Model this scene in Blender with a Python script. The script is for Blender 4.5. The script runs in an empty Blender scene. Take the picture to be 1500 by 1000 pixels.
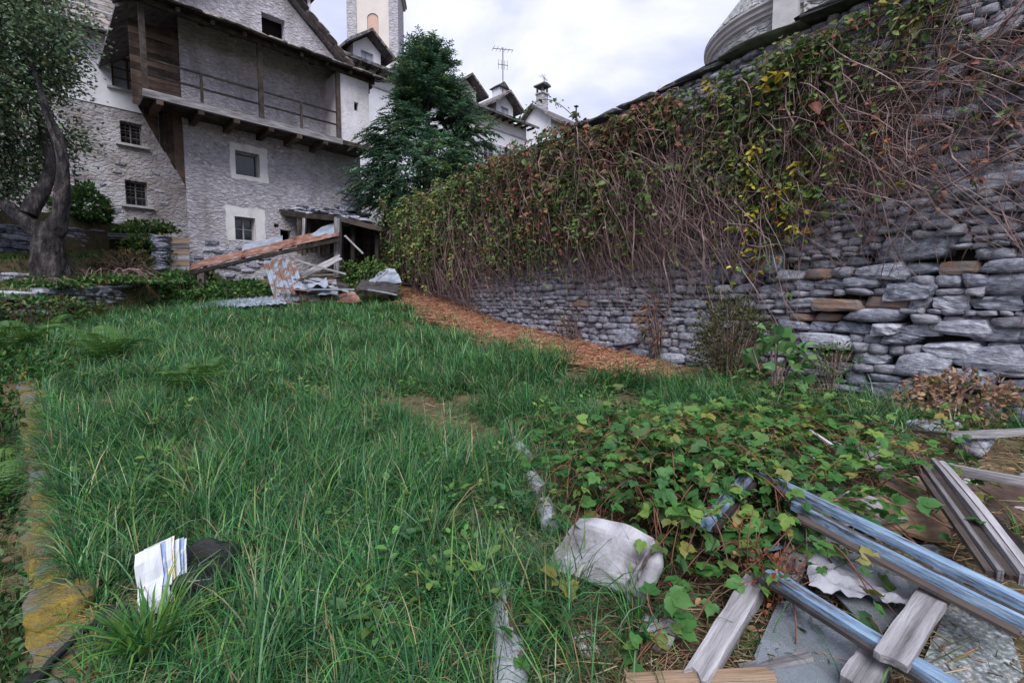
import bpy, bmesh, math, random
import numpy as np
from mathutils import Vector, Matrix, noise as mnoise
random.seed(7); rng = np.random.default_rng(7)
R = math.radians
SC = bpy.context.scene
COL = SC.collection

# ------------------------------------------------------------------ camera
CAM_Z = 1.55; PITCH = R(4.5); FPX = 700.0
cd = bpy.data.cameras.new('camera'); cam = bpy.data.objects.new('camera', cd); COL.objects.link(cam)
cam.location = (0, 0, CAM_Z); cam.rotation_euler = (R(90) - PITCH, 0, 0)
cd.sensor_width = 36; cd.lens = 36 * FPX / 1500; cd.clip_start = 0.05; cd.clip_end = 2000
SC.camera = cam

# ------------------------------------------------------------------ sky, sun, exposure
SUN_EL, SUN_AZ = R(50), R(180)            # azimuth clockwise from +Y (view direction)
w = bpy.data.worlds.new('World'); SC.world = w; w.use_nodes = True
nt = w.node_tree; nt.nodes.clear()
def N(t, typ, **kw):
    n = t.nodes.new(typ)
    for k, v in kw.items(): setattr(n, k, v)
    return n
out = N(nt, 'ShaderNodeOutputWorld'); bg = N(nt, 'ShaderNodeBackground')
sky = N(nt, 'ShaderNodeTexSky', sky_type='NISHITA', sun_disc=False, sun_elevation=SUN_EL, sun_rotation=SUN_AZ)
tc = N(nt, 'ShaderNodeTexCoord'); mp = N(nt, 'ShaderNodeMapping'); mp.inputs['Scale'].default_value = (1.0, 1.0, 2.2)
mp.inputs['Location'].default_value = (0.35, 0.1, 0.2)
n1 = N(nt, 'ShaderNodeTexNoise'); n1.inputs['Scale'].default_value = 2.1; n1.inputs['Detail'].default_value = 7; n1.inputs['Roughness'].default_value = .52; n1.inputs['Distortion'].default_value = .25
cr = N(nt, 'ShaderNodeValToRGB')
cr.color_ramp.elements[0].position = .34; cr.color_ramp.elements[0].color = (.46, .52, .80, 1)
cr.color_ramp.elements[1].position = .66; cr.color_ramp.elements[1].color = (1.2, 1.2, 1.28, 1)
e = cr.color_ramp.elements.new(.5); e.color = (.76, .80, 1.02, 1)
sm = N(nt, 'ShaderNodeMix', data_type='RGBA', blend_type='MULTIPLY'); sm.inputs['Factor'].default_value = 1; sm.inputs['B'].default_value = (.1, .1, .1, 1)
mx = N(nt, 'ShaderNodeMix', data_type='RGBA'); mx.inputs['Factor'].default_value = .9
L = nt.links.new
L(tc.outputs['Generated'], mp.inputs['Vector']); L(mp.outputs[0], n1.inputs['Vector']); L(n1.outputs['Fac'], cr.inputs[0])
L(sky.outputs[0], sm.inputs['A']); L(sm.outputs['Result'], mx.inputs['A']); L(cr.outputs[0], mx.inputs['B'])
L(mx.outputs['Result'], bg.inputs['Color']); bg.inputs['Strength'].default_value = .66; L(bg.outputs[0], out.inputs[0])
sd = bpy.data.lights.new('sun', 'SUN'); sun = bpy.data.objects.new('sun', sd); COL.objects.link(sun)
sd.energy = 2.7; sd.angle = R(38); sd.color = (1, .985, .97)
sv = Vector((math.sin(SUN_AZ) * math.cos(SUN_EL), math.cos(SUN_AZ) * math.cos(SUN_EL), math.sin(SUN_EL)))
sun.rotation_euler = sv.to_track_quat('Z', 'Y').to_euler()
vs = SC.view_settings; vs.view_transform = 'Standard'; vs.look = 'None'; vs.gamma = 1; vs.exposure = 0.75; vs.use_curve_mapping = False

# ------------------------------------------------------------------ measuring helpers (offline survey of the photograph)
def ray(px, py):
    a = (px - 750) / FPX; b = (500 - py) / FPX
    return Vector((a, math.cos(PITCH) + b * math.sin(PITCH), -math.sin(PITCH) + b * math.cos(PITCH)))
CAMP = Vector((0, 0, CAM_Z))
def at(px, py, y):            # the point on that line of sight at distance y along the ground
    r = ray(px, py); return CAMP + r * (y / r.y)

# ------------------------------------------------------------------ materials
def base_mat(name):
    m = bpy.data.materials.new(name); m.use_nodes = True
    t = m.node_tree; b = t.nodes['Principled BSDF']
    return m, t, b
def pm(name, cols, scale=3, rough=.85, bump=.3, bscale=20, stretch=(1, 1, 1), detail=6, pos=True, lo=.3, hi=.7, dist=.02, spec=.3, vor=None, metal=0, rnd=0.0, bstretch=None, stain=None):
    m, t, b = base_mat(name)
    if pos: co = N(t, 'ShaderNodeNewGeometry').outputs['Position']
    else: co = N(t, 'ShaderNodeTexCoord').outputs['Object']
    mp = N(t, 'ShaderNodeMapping'); mp.inputs['Scale'].default_value = stretch; t.links.new(co, mp.inputs['Vector'])
    nz = N(t, 'ShaderNodeTexNoise'); nz.inputs['Scale'].default_value = scale; nz.inputs['Detail'].default_value = detail; nz.inputs['Roughness'].default_value = .6
    t.links.new(mp.outputs[0], nz.inputs['Vector'])
    rp = N(t, 'ShaderNodeValToRGB'); el = rp.color_ramp.elements
    n = len(cols)
    el[0].position = lo; el[0].color = (*cols[0], 1); el[1].position = hi; el[1].color = (*cols[-1], 1)
    for i in range(1, n - 1):
        q = el.new(lo + (hi - lo) * i / (n - 1)); q.color = (*cols[i], 1)
    fac = nz.outputs['Fac']
    if rnd:
        oi = N(t, 'ShaderNodeObjectInfo'); ma = N(t, 'ShaderNodeMath', operation='MULTIPLY_ADD'); ma.inputs[1].default_value = rnd; ma.inputs[2].default_value = -rnd / 2
        t.links.new(oi.outputs['Random'], ma.inputs[0]); ad = N(t, 'ShaderNodeMath', operation='ADD'); t.links.new(ma.outputs[0], ad.inputs[0]); t.links.new(fac, ad.inputs[1]); fac = ad.outputs[0]
    t.links.new(fac, rp.inputs[0]); bc = rp.outputs[0]
    if stain:
        ms = N(t, 'ShaderNodeMapping'); ms.inputs['Scale'].default_value = (1, 1, .35); t.links.new(co, ms.inputs['Vector'])
        ns = N(t, 'ShaderNodeTexNoise'); ns.inputs['Scale'].default_value = stain[0]; ns.inputs['Detail'].default_value = 8; ns.inputs['Roughness'].default_value = .65; t.links.new(ms.outputs[0], ns.inputs['Vector'])
        rs = N(t, 'ShaderNodeMapRange'); rs.inputs['From Min'].default_value = .5; rs.inputs['From Max'].default_value = .72; rs.inputs['To Max'].default_value = stain[1]; t.links.new(ns.outputs['Fac'], rs.inputs['Value'])
        mm = N(t, 'ShaderNodeMix', data_type='RGBA'); t.links.new(rs.outputs[0], mm.inputs['Factor']); t.links.new(bc, mm.inputs['A']); mm.inputs['B'].default_value = (*stain[2], 1); bc = mm.outputs['Result']
    t.links.new(bc, b.inputs['Base Color'])
    b.inputs['Roughness'].default_value = rough; b.inputs['Specular IOR Level'].default_value = spec; b.inputs['Metallic'].default_value = metal
    if bump:
        mb_ = N(t, 'ShaderNodeMapping'); mb_.inputs['Scale'].default_value = bstretch or stretch; t.links.new(co, mb_.inputs['Vector'])
        nb = N(t, 'ShaderNodeTexNoise'); nb.inputs['Scale'].default_value = bscale; nb.inputs['Detail'].default_value = 5; nb.inputs['Roughness'].default_value = .65
        t.links.new(mb_.outputs[0], nb.inputs['Vector'])
        h = nb.outputs['Fac']
        if vor:
            vo = N(t, 'ShaderNodeTexVoronoi', feature='DISTANCE_TO_EDGE'); vo.inputs['Scale'].default_value = vor[0]
            mv = N(t, 'ShaderNodeMapping'); mv.inputs['Scale'].default_value = vor[2]; t.links.new(co, mv.inputs['Vector'])
            # wobble the joints
            wv = N(t, 'ShaderNodeMix', data_type='VECTOR'); wv.inputs['Factor'].default_value = .12
            t.links.new(mv.outputs[0], wv.inputs['A']); t.links.new(nb.outputs['Color'], wv.inputs['B']); t.links.new(wv.outputs['Result'], vo.inputs['Vector'])
            mr = N(t, 'ShaderNodeMapRange'); mr.inputs['From Max'].default_value = .22; mr.inputs['To Max'].default_value = vor[1]; t.links.new(vo.outputs['Distance'], mr.inputs['Value'])
            ad = N(t, 'ShaderNodeMath', operation='ADD'); t.links.new(h, ad.inputs[0]); t.links.new(mr.outputs[0], ad.inputs[1]); h = ad.outputs[0]
        bp = N(t, 'ShaderNodeBump'); bp.inputs['Strength'].default_value = bump; bp.inputs['Distance'].default_value = dist
        t.links.new(h, bp.inputs['Height']); t.links.new(bp.outputs[0], b.inputs['Normal'])
    return m
def leaf_mat(name, cols=None, rnd=False, trans=.3, rough=.45):
    m, t, b = base_mat(name)
    if cols:
        rp = N(t, 'ShaderNodeValToRGB'); el = rp.color_ramp.elements; n = len(cols)
        el[0].position = 0; el[0].color = (*cols[0], 1); el[1].position = 1; el[1].color = (*cols[-1], 1)
        for i in range(1, n - 1): q = el.new(i / (n - 1)); q.color = (*cols[i], 1)
        if rnd: t.links.new(N(t, 'ShaderNodeObjectInfo').outputs['Random'], rp.inputs[0])
        else:
            nz = N(t, 'ShaderNodeTexNoise'); nz.inputs['Scale'].default_value = 4
            t.links.new(N(t, 'ShaderNodeNewGeometry').outputs['Position'], nz.inputs['Vector']); t.links.new(nz.outputs['Fac'], rp.inputs[0])
        c = rp.outputs[0]
    else:
        c = N(t, 'ShaderNodeAttribute', attribute_name='Col').outputs['Color']
    t.links.new(c, b.inputs['Base Color']); b.inputs['Roughness'].default_value = rough; b.inputs['Specular IOR Level'].default_value = .22
    tr = N(t, 'ShaderNodeBsdfTranslucent'); t.links.new(c, tr.inputs['Color'])
    ms = N(t, 'ShaderNodeMixShader'); ms.inputs[0].default_value = trans
    t.links.new(b.outputs[0], ms.inputs[1]); t.links.new(tr.outputs[0], ms.inputs[2]); t.links.new(ms.outputs[0], t.nodes['Material Output'].inputs[0])
    return m
M = {}
M['soil'] = pm('soil', [(.045, .028, .018), (.11, .068, .04), (.2, .13, .075)], 5, .95, .8, 30)
M['lawn_soil'] = pm('lawn soil', [(.05, .06, .025), (.09, .075, .04), (.17, .12, .07)], 4, .95, .8, 30)
M['slate'] = pm('slate stone', [(.075, .08, .105), (.19, .2, .25), (.34, .355, .42), (.52, .53, .6)], 13, .8, 1.0, 15, (1, 1, 1.7), rnd=.34, dist=.035, bstretch=(1.4, 1.4, 4), spec=.3, lo=.26, hi=.74)
M['slate_joined'] = pm('slate stone small', [(.07, .073, .095), (.19, .19, .23), (.32, .32, .37), (.48, .48, .53)], 9, .8, 1.0, 9, (1, 1, 2.2), dist=.03, bstretch=(2.2, 2.2, 8), lo=.25, hi=.75)
M['rust_stone'] = pm('iron stained stone', [(.13, .13, .15), (.2, .17, .16), (.24, .15, .11), (.33, .2, .14)], 9, .8, .9, 7, (1, 1, 2), dist=.025, bstretch=(2, 2, 14))
M['dark_core'] = pm('dark wall core', [(.012, .011, .012), (.035, .03, .028)], 8, 1, .5, 20)
M['coping'] = pm('coping slate', [(.03, .032, .036), (.085, .09, .085), (.13, .15, .11)], 5, .85, .8, 14, rnd=.3)
M['moss_stone'] = pm('mossy stone', [(.17, .17, .18), (.13, .11, .06), (.2, .15, .03), (.3, .21, .03)], 6, .95, 1.0, 40, dist=.03, lo=.36, hi=.68)
M['roughcast'] = pm('grey roughcast', [(.38, .355, .4), (.6, .57, .63), (.74, .71, .77)], 6.5, .95, 1.0, 17, (1, 1, 1.8), dist=.1, vor=(5.2, .42, (1, 1, 2.2)), lo=.28, hi=.66, stain=(1.0, .75, (.22, .19, .19)))
M['roughcast_smooth'] = pm('grey plaster', [(.42, .4, .44), (.58, .56, .61), (.68, .66, .71)], 1.6, .95, .7, 9, dist=.04, lo=.25, hi=.75, stain=(1.5, .5, (.26, .21, .18)))
M['rubble'] = pm('bare rubble masonry', [(.19, .17, .17), (.36, .33, .33), (.52, .48, .47)], 5, .95, 1.0, 10, (1, 1, 1.6), dist=.12, vor=(4.5, 1.2, (1, 1, 2.2)))
M['old_render'] = pm('stained old render', [(.21, .185, .19), (.29, .27, .285), (.38, .37, .405), (.48, .475, .53)], 1.1, .95, 1.0, 9, (1, 1, 1.1), dist=.06, vor=(4.5, .35, (1, 1, 1.7)), lo=.3, hi=.68, stain=(1.3, .6, (.17, .13, .11)))
M['limewash'] = pm('white limewash', [(.55, .54, .55), (.68, .67, .68)], 5, .9, .3, 20, stain=(2.5, .5, (.36, .33, .32)))
M['white_wall'] = pm('white render', [(.48, .48, .52), (.6, .6, .65), (.66, .66, .71)], .9, .9, .4, 6, dist=.02)
M['cream'] = pm('cream plaster', [(.5, .46, .44), (.58, .53, .5)], .6, .9, .2, 5)
M['pink'] = pm('pink plaster', [(.44, .3, .25), (.5, .35, .29)], 1, .9, .2, 5)
M['grey_stone'] = pm('grey ashlar', [(.22, .22, .25), (.34, .33, .36), (.44, .43, .46)], 3, .9, .9, 5, dist=.06, vor=(2.2, .7, (1, 1, 1.8)))
M['church_stone'] = pm('church coursed stone', [(.2, .2, .22), (.35, .35, .37), (.5, .49, .51)], 4, .9, 1.0, 6, (1, 1, 1.6), dist=.1, vor=(2.6, 1, (1, 1, 2.0)))
M['trim_stone'] = pm('dressed stone', [(.3, .29, .31), (.42, .41, .43)], 2, .9, .4, 8)
M['roof_slate'] = pm('stone roof slabs', [(.05, .048, .05), (.11, .1, .11), (.2, .18, .18)], 3, .85, 1.0, 7, dist=.07, vor=(3, .8, (1, 1, 1)), rnd=.3)
M['roof_tile'] = pm('weathered stone tile', [(.06, .055, .055), (.15, .13, .13), (.27, .24, .22)], 4, .9, .8, 14, rnd=.35)
M['wood_dark'] = pm('dark weathered wood', [(.015, .012, .011), (.042, .032, .028), (.085, .067, .06)], 4, .9, .8, 14, (1, 1, 1), rnd=.4, pos=False, bstretch=(.5, 6, 6))
M['wood_brown'] = pm('brown boarding', [(.018, .012, .01), (.052, .033, .026), (.1, .068, .054)], 3, .9, .8, 10, rnd=.45, pos=False, bstretch=(.5, 6, 6))
M['wood_grey'] = pm('silvered wood', [(.1, .095, .1), (.25, .24, .255), (.42, .41, .44)], 7, .85, 1.0, 16, (.25, 3, 3), rnd=.3, pos=False, dist=.01, bstretch=(.3, 5, 5))
M['wood_tan'] = pm('old plywood', [(.14, .085, .05), (.27, .19, .13), (.36, .29, .23)], 4, .85, .6, 10, (.3, 2, 2), pos=False, bstretch=(.4, 5, 5))
M['iron'] = pm('old iron', [(.02, .02, .022), (.06, .05, .05)], 8, .7, .2, 30)
M['rust'] = pm('rusty sheet', [(.055, .025, .02), (.12, .05, .035), (.2, .11, .085), (.26, .23, .24)], 4, .75, .4, 20, (1, 1, 1), lo=.25, hi=.72, pos=False)
M['zinc_rust'] = pm('zinc with rust', [(.14, .055, .03), (.12, .08, .06), (.14, .17, .22), (.2, .24, .3)], 4.5, .6, .3, 15, (1.4, .5, 1), lo=.4, hi=.56, pos=False, spec=.5)
M['zinc'] = pm('zinc sheet', [(.1, .12, .16), (.18, .21, .27), (.3, .33, .39)], 2.5, .55, .3, 12, pos=False, spec=.5)
M['glass_dark'] = pm('dark window glass', [(.008, .009, .012), (.02, .023, .03)], 2, .12, 0, spec=.6)
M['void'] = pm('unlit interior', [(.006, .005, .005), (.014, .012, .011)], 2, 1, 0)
M['curtain'] = pm('pale curtained pane', [(.3, .34, .42), (.5, .53, .6)], 3, .2, 0, spec=.6)
M['shutter'] = pm('grey shutter', [(.3, .31, .35), (.4, .41, .46)], 3, .8, .2, 30)
M['frame_brown'] = pm('brown window frame', [(.1, .045, .03), (.16, .08, .055)], 4, .7, .2, 30)
M['frame_grey'] = pm('grey window frame', [(.2, .19, .2), (.3, .29, .3)], 4, .7, .2, 30)
M['bark'] = pm('furrowed bark', [(.018, .016, .019), (.05, .044, .048), (.14, .122, .122)], 9, .95, 1.0, 11, (1, 1, .3), dist=.2, bstretch=(1.6, 1.6, .35), lo=.36, hi=.66)
M['twig'] = pm('bare vine stem', [(.085, .05, .048), (.19, .125, .12), (.36, .27, .26)], 6, .9, 0)
M['twig_red'] = pm('red bramble cane', [(.09, .04, .028), (.2, .09, .06)], 6, .8, 0)
M['leaf'] = leaf_mat('leaf')
M['grass'] = leaf_mat('grass blade', trans=.3, rough=.4)
M['straw'] = leaf_mat('straw', trans=.1, rough=.8)
M['bramble'] = leaf_mat('bramble leaf', [(.03, .095, .03), (.045, .135, .035), (.075, .19, .045), (.05, .15, .04), (.17, .27, .06), (.04, .11, .045), (.22, .2, .05)], rnd=True)
M['fern'] = leaf_mat('fern frond', [(.04, .11, .03), (.07, .16, .035), (.1, .19, .04)], rnd=True)
M['paper'] = pm('paper', [(.5, .53, .6), (.62, .64, .7)], 3, .7, 0)
M['paper_blue'] = pm('blue tinted paper', [(.2, .27, .5), (.34, .42, .66)], 3, .7, 0)
M['paper_print'] = pm('printed cover', [(.75, .77, .82), (.78, .62, .2), (.3, .36, .6)], 9, .6, 0, lo=.35, hi=.75)
M['black'] = pm('black nylon', [(.004, .004, .005), (.011, .011, .014)], 12, .6, .3, 90)
M['ceramic'] = pm('dirty white enamel', [(.1, .09, .095), (.24, .235, .26), (.36, .355, .39)], 6, .5, .4, 18, lo=.3, hi=.65)
M['pvc'] = pm('weathered grey pipe', [(.14, .11, .1), (.25, .255, .29), (.36, .37, .41)], 7, .6, .4, 20, lo=.25, hi=.6)
M['pvc_in'] = pm('rusty pipe inside', [(.05, .025, .02), (.14, .06, .05)], 8, .9, .3, 20)
M['blue_paint'] = pm('worn pale blue paint', [(.07, .065, .065), (.15, .22, .32), (.18, .27, .40), (.26, .36, .48)], 14, .8, 1.0, 40, (.35, 2, 2), lo=.38, hi=.64, dist=.012, pos=False, spec=.2)
M['white_plastic'] = pm('white plastic', [(.4, .4, .42), (.6, .6, .63)], 8, .5, .2, 20)
M['cloth'] = pm('white rag', [(.22, .22, .26), (.42, .42, .47)], 5, .9, .6, 12, dist=.03)
def glass_mat():
    m, t, b = base_mat('dusty broken glass')
    nz = N(t, 'ShaderNodeTexNoise'); nz.inputs['Scale'].default_value = 7; nz.inputs['Detail'].default_value = 8
    t.links.new(N(t, 'ShaderNodeNewGeometry').outputs['Position'], nz.inputs['Vector'])
    rp = N(t, 'ShaderNodeValToRGB'); rp.color_ramp.elements[0].position = .4; rp.color_ramp.elements[0].color = (.01, .01, .01, 1); rp.color_ramp.elements[1].position = .8; rp.color_ramp.elements[1].color = (.16, .16, .16, 1)
    t.links.new(nz.outputs['Fac'], rp.inputs[0])
    b.inputs['Base Color'].default_value = (.5, .56, .62, 1); b.inputs['Transmission Weight'].default_value = .8; b.inputs['IOR'].default_value = 1.5
    t.links.new(rp.outputs[0], b.inputs['Roughness']); b.inputs['Specular IOR Level'].default_value = .8
    return m
M['glass'] = glass_mat()

# ------------------------------------------------------------------ object helpers
def tag(o, label=None, cat=None, group=None, kind=None):
    if label: o['label'] = label; o['kind'] = kind or 'thing'
    if cat: o['category'] = cat
    if group: o['group'] = group
    if kind: o['kind'] = kind
    return o
def empty(name, loc=(0, 0, 0), rz=0, label=None, cat=None, group=None, rot=None):
    o = bpy.data.objects.new(name, None); COL.objects.link(o); o.location = loc
    o.rotation_euler = rot or (0, 0, rz); o.empty_display_size = .2
    return tag(o, label, cat, group)
def link(name, me, parent=None, loc=None, rot=None, scale=None):
    o = bpy.data.objects.new(name, me); COL.objects.link(o)
    if parent: o.parent = parent
    if loc is not None: o.location = loc
    if rot is not None: o.rotation_euler = rot
    if scale is not None: o.scale = scale
    return o
def mesh_np(name, verts, faces, mat, cols=None, smooth=True):
    """faces: list of (n,k) int arrays"""
    me = bpy.data.meshes.new(name)
    verts = np.asarray(verts, np.float32); me.vertices.add(len(verts)); me.vertices.foreach_set('co', verts.ravel())
    fl = [np.asarray(f, np.int32) for f in faces if len(f)]
    loops = np.concatenate([f.ravel() for f in fl]); tot = np.concatenate([np.full(len(f), f.shape[1], np.int32) for f in fl])
    start = np.concatenate([[0], np.cumsum(tot)[:-1]]).astype(np.int32)
    me.loops.add(len(loops)); me.loops.foreach_set('vertex_index', loops)
    me.polygons.add(len(tot)); me.polygons.foreach_set('loop_start', start); me.polygons.foreach_set('loop_total', tot)
    if smooth: me.polygons.foreach_set('use_smooth', np.ones(len(tot), bool))
    me.update(calc_edges=True)
    if cols is not None:
        a = me.color_attributes.new('Col', 'FLOAT_COLOR', 'POINT')
        c = np.ones((len(verts), 4), np.float32); c[:, :3] = cols; a.data.foreach_set('color', c.ravel())
    if mat: me.materials.append(mat)
    return me
class MB:
    def __init__(s): s.v = []; s.f = []
    def add(s, vs, fs):
        o = len(s.v); s.v += [tuple(v) for v in vs]; s.f += [tuple(i + o for i in f) for f in fs]; return s
    def quad(s, *p): return s.add(p, [tuple(range(len(p)))])
    def box(s, c, d, rot=None, jit=0):
        x, y, z = d[0] / 2, d[1] / 2, d[2] / 2
        vs = [Vector((a * x, b * y, e * z)) for a in (-1, 1) for b in (-1, 1) for e in (-1, 1)]
        if jit: vs = [v + Vector((random.uniform(-jit, jit), random.uniform(-jit, jit), random.uniform(-jit, jit))) for v in vs]
        if rot is not None:
            m = rot if isinstance(rot, Matrix) else Matrix.Rotation(rot, 3, 'Z'); vs = [m @ v for v in vs]
        c = Vector(c)
        return s.add([v + c for v in vs], [(0, 1, 3, 2), (4, 6, 7, 5), (0, 4, 5, 1), (2, 3, 7, 6), (0, 2, 6, 4), (1, 5, 7, 3)])
    def bar(s, a, b, wd, th, up=(0, 0, 1)):
        a = Vector(a); b = Vector(b); d = (b - a); l = d.length; d.normalize()
        up = Vector(up); sd_ = d.cross(up)
        if sd_.length < 1e-4: sd_ = d.cross(Vector((1, 0, 0)))
        sd_.normalize(); u = sd_.cross(d)
        m = Matrix((d, sd_, u)).transposed()
        return s.box((a + b) / 2, (l, wd, th), m)
    def prism(s, poly, y0, y1):       # polygon in (x,z) extruded along y
        n = len(poly); vs = [(x, y0, z) for x, z in poly] + [(x, y1, z) for x, z in poly]
        fs = [tuple(range(n)), tuple(range(2 * n - 1, n - 1, -1))] + [(i, i + n, (i + 1) % n + n, (i + 1) % n) for i in range(n)]
        return s.add(vs, fs)
    def tube(s, pts, rad, k=8, cap=True):
        pts = [Vector(p) for p in pts]; o = len(s.v); n = len(pts)
        if not hasattr(rad, '__len__'): rad = [rad] * n
        prev = None
        for i, p in enumerate(pts):
            d = (pts[min(i + 1, n - 1)] - pts[max(i - 1, 0)]).normalized()
            if prev is None:
                a = d.cross(Vector((0, 0, 1)));
                if a.length < .1: a = d.cross(Vector((1, 0, 0)))
            else: a = prev - d * prev.dot(d)
            a.normalize(); prev = a; b = d.cross(a)
            for j in range(k):
                t = 2 * math.pi * j / k; s.v.append(tuple(p + (a * math.cos(t) + b * math.sin(t)) * rad[i]))
        for i in range(n - 1):
            for j in range(k): s.f.append((o + i * k + j, o + i * k + (j + 1) % k, o + (i + 1) * k + (j + 1) % k, o + (i + 1) * k + j))
        if cap: s.f.append(tuple(o + j for j in range(k))[::-1]); s.f.append(tuple(o + (n - 1) * k + j for j in range(k)))
        return s
    def mesh(s, name, mat, smooth=False, bevel=0):
        me = bpy.data.meshes.new(name); me.from_pydata(s.v, [], s.f); me.update()
        bm = bmesh.new(); bm.from_mesh(me); bmesh.ops.recalc_face_normals(bm, faces=bm.faces)
        if bevel: bmesh.ops.bevel(bm, geom=list(bm.edges), offset=bevel, segments=1, affect='EDGES', clamp_overlap=True)
        bm.to_mesh(me); bm.free()
        if smooth: me.polygons.foreach_set('use_smooth', [True] * len(me.polygons))
        me.materials.append(mat); return me
    def build(s, name, mat, parent=None, loc=None, smooth=False, bevel=0, rot=None):
        return link(name, s.mesh(name, mat, smooth, bevel), parent, loc, rot)
def fbm(x, y, z=0, sc=1, oct=3):
    return mnoise.fractal(Vector((x * sc, y * sc, z * sc)), 1.0, 2.0, oct)

# leaf clouds ------------------------------------------------------
def unit(a): return a / np.maximum(np.linalg.norm(a, axis=-1, keepdims=True), 1e-9)
def leaf_cloud(name, c, d, nrm, size, cols, width=.5, fold=.25, simple=False, droop=0.0, mat=None):
    c = np.asarray(c); n = len(c); d = unit(d); nrm = unit(nrm - d * np.sum(nrm * d, 1, keepdims=True)); s = np.cross(d, nrm)
    L_ = np.asarray(size).reshape(-1, 1) * np.ones((n, 1)); W = L_ * (width if np.ndim(width) == 0 else np.asarray(width).reshape(-1, 1))
    if simple:
        prof = [(0, 0, 0), (.45, .5, fold), (1, 0, -droop), (.45, -.5, fold)]
        fs = [(0, 1, 2), (0, 2, 3)]
    else:
        prof = [(0, 0, 0), (.3, .46, fold), (.68, .38, fold * .8 - droop * .4), (1, 0, -droop), (.68, -.38, fold * .8 - droop * .4), (.3, -.46, fold)]
        fs = [(0, 1, 2, 3), (0, 3, 4, 5)]
    k = len(prof); v = np.zeros((n, k, 3))
    for i, (a, b, h) in enumerate(prof): v[:, i] = c + d * (a * L_) + s * (b * W) + nrm * (h * W)
    base = (np.arange(n) * k)[:, None]
    F = np.concatenate([base + np.array(f)[None, :] for f in fs])
    return mesh_np(name, v.reshape(-1, 3), [F], mat or M['leaf'], np.repeat(np.asarray(cols), k, 0))
def palette(n, pal, wts, jit=.18):
    pal = np.array(pal); i = rng.choice(len(pal), n, p=np.array(wts) / sum(wts))
    return np.clip(pal[i] * (1 + rng.normal(0, jit, (n, 1))) * (1 + rng.normal(0, jit * .35, (n, 3))), .004, .9)
def rdir(n): return unit(rng.normal(size=(n, 3)))
def strips(paths, rad, name, mat, cols=None):
    """three-sided tubes along (n,k,3) paths"""
    paths = np.asarray(paths); n, k, _ = paths.shape
    t = unit(np.gradient(paths, axis=1)); a = unit(np.cross(t, np.array([.31, .83, .47]))); b = np.cross(t, a)
    rad = np.asarray(rad).reshape(n, -1) * np.ones((n, k)) if np.ndim(rad) else np.full((n, k), rad)
    vs = np.stack([paths + (a * math.cos(q) + b * math.sin(q)) * rad[..., None] for q in (0, 2.094, 4.189)], 2)  # n,k,3,3
    base = (np.arange(n) * k * 3)[:, None, None] + (np.arange(k - 1) * 3)[None, :, None]
    F = [np.stack([base[..., 0] + j, base[..., 0] + (j + 1) % 3, base[..., 0] + 3 + (j + 1) % 3, base[..., 0] + 3 + j], -1).reshape(-1, 4) for j in range(3)]
    return mesh_np(name, vs.reshape(-1, 3), [np.concatenate(F)], mat, None if cols is None else np.repeat(cols, k * 3, 0))

# ------------------------------------------------------------------ the lie of the land
P0 = Vector((4.3, 4.5, 0)); WE = Vector((-.539, .842, 0)).normalized(); WN = Vector((WE.y * -1, WE.x, 0)); WN = WN if WN.x < 0 else -WN
def wall_sd(x, y): return (x - P0.x) * WN.x + (y - P0.y) * WN.y, (x - P0.x) * WE.x + (y - P0.y) * WE.y     # distance in front of the wall, along it
KA = Vector((-1.74, 1.80, 0)); KB = Vector((-6.04, 6.0, 0)); KD = (KB - KA).normalized(); KN = Vector((-KD.y, KD.x, 0)) ; KN = KN if KN.x < 0 else -KN
def kerb_sd(x, y): return (x - KA.x) * KN.x + (y - KA.y) * KN.y, (x - KA.x) * KD.x + (y - KA.y) * KD.y
def sst(a, b, x): t = min(1, max(0, (x - a) / (b - a))); return t * t * (3 - 2 * t)
def H(x, y, rough=True):
    z = .115 * max(-3, min(y, 14))
    if y > 14: z += .28 * min(y - 14, 4) + .06 * max(0, min(y - 18, 60))
    dw, s = wall_sd(x, y)
    if 0 < s < 12: z -= .28 * sst(2.2, .3, dw) * sst(0, 2.5, s) * sst(12, 8, s)
    kd, ks = kerb_sd(x, y)
    if kd > 0 and ks < 7.2: z -= .95 * sst(.0, .12, kd) * sst(7.2, 6.2, ks)
    if x < -9.2 and y > 3: 
        z += sst(-9.3, -9.8, x) * .75 * sst(4, 8, y) * (1 if y < 14 else sst(18, 14, y)) + .55 * sst(-11.55, -11.75, x) * sst(4, 8, y) + 1.25 * sst(-13.75, -13.95, x) * sst(4, 8, y)
    if x > .4 and y < 4.2: z += .10 * sst(.4, 1.4, x) * sst(4.2, 3.2, y)
    if rough: z += .035 * fbm(x, y, 0, 1.3) + .012 * fbm(x, y, 3, 6)
    if dw < -.35: z = 4.55 + .05 * max(0, -dw - 1.0) * (1 if -dw < 60 else 0)
    return z
def grid_axis(a, b, st, lo, hi):
    l = [a]; step = st
    while l[0] > lo: step *= 1.45; l.insert(0, l[0] - step)
    c = list(np.arange(a + st, b, st)); r = [b]; step = st
    while r[-1] < hi: step *= 1.45; r.append(r[-1] + step)
    return l + c + r
def build_ground():
    xs = grid_axis(-15.5, 6.5, .13, -350, 350); ys = grid_axis(-.6, 18, .13, -350, 350)
    V = [(x, y, H(x, y)) for y in ys for x in xs]; nx = len(xs)
    F = [(j * nx + i, j * nx + i + 1, (j + 1) * nx + i + 1, (j + 1) * nx + i) for j in range(len(ys) - 1) for i in range(nx - 1)]
    me = mesh_np('ground', V, [np.array(F)], M['lawn_soil']); return tag(link('ground', me), 'sloping grassy yard soil between old walls', None, kind='structure')
build_ground()

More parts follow.
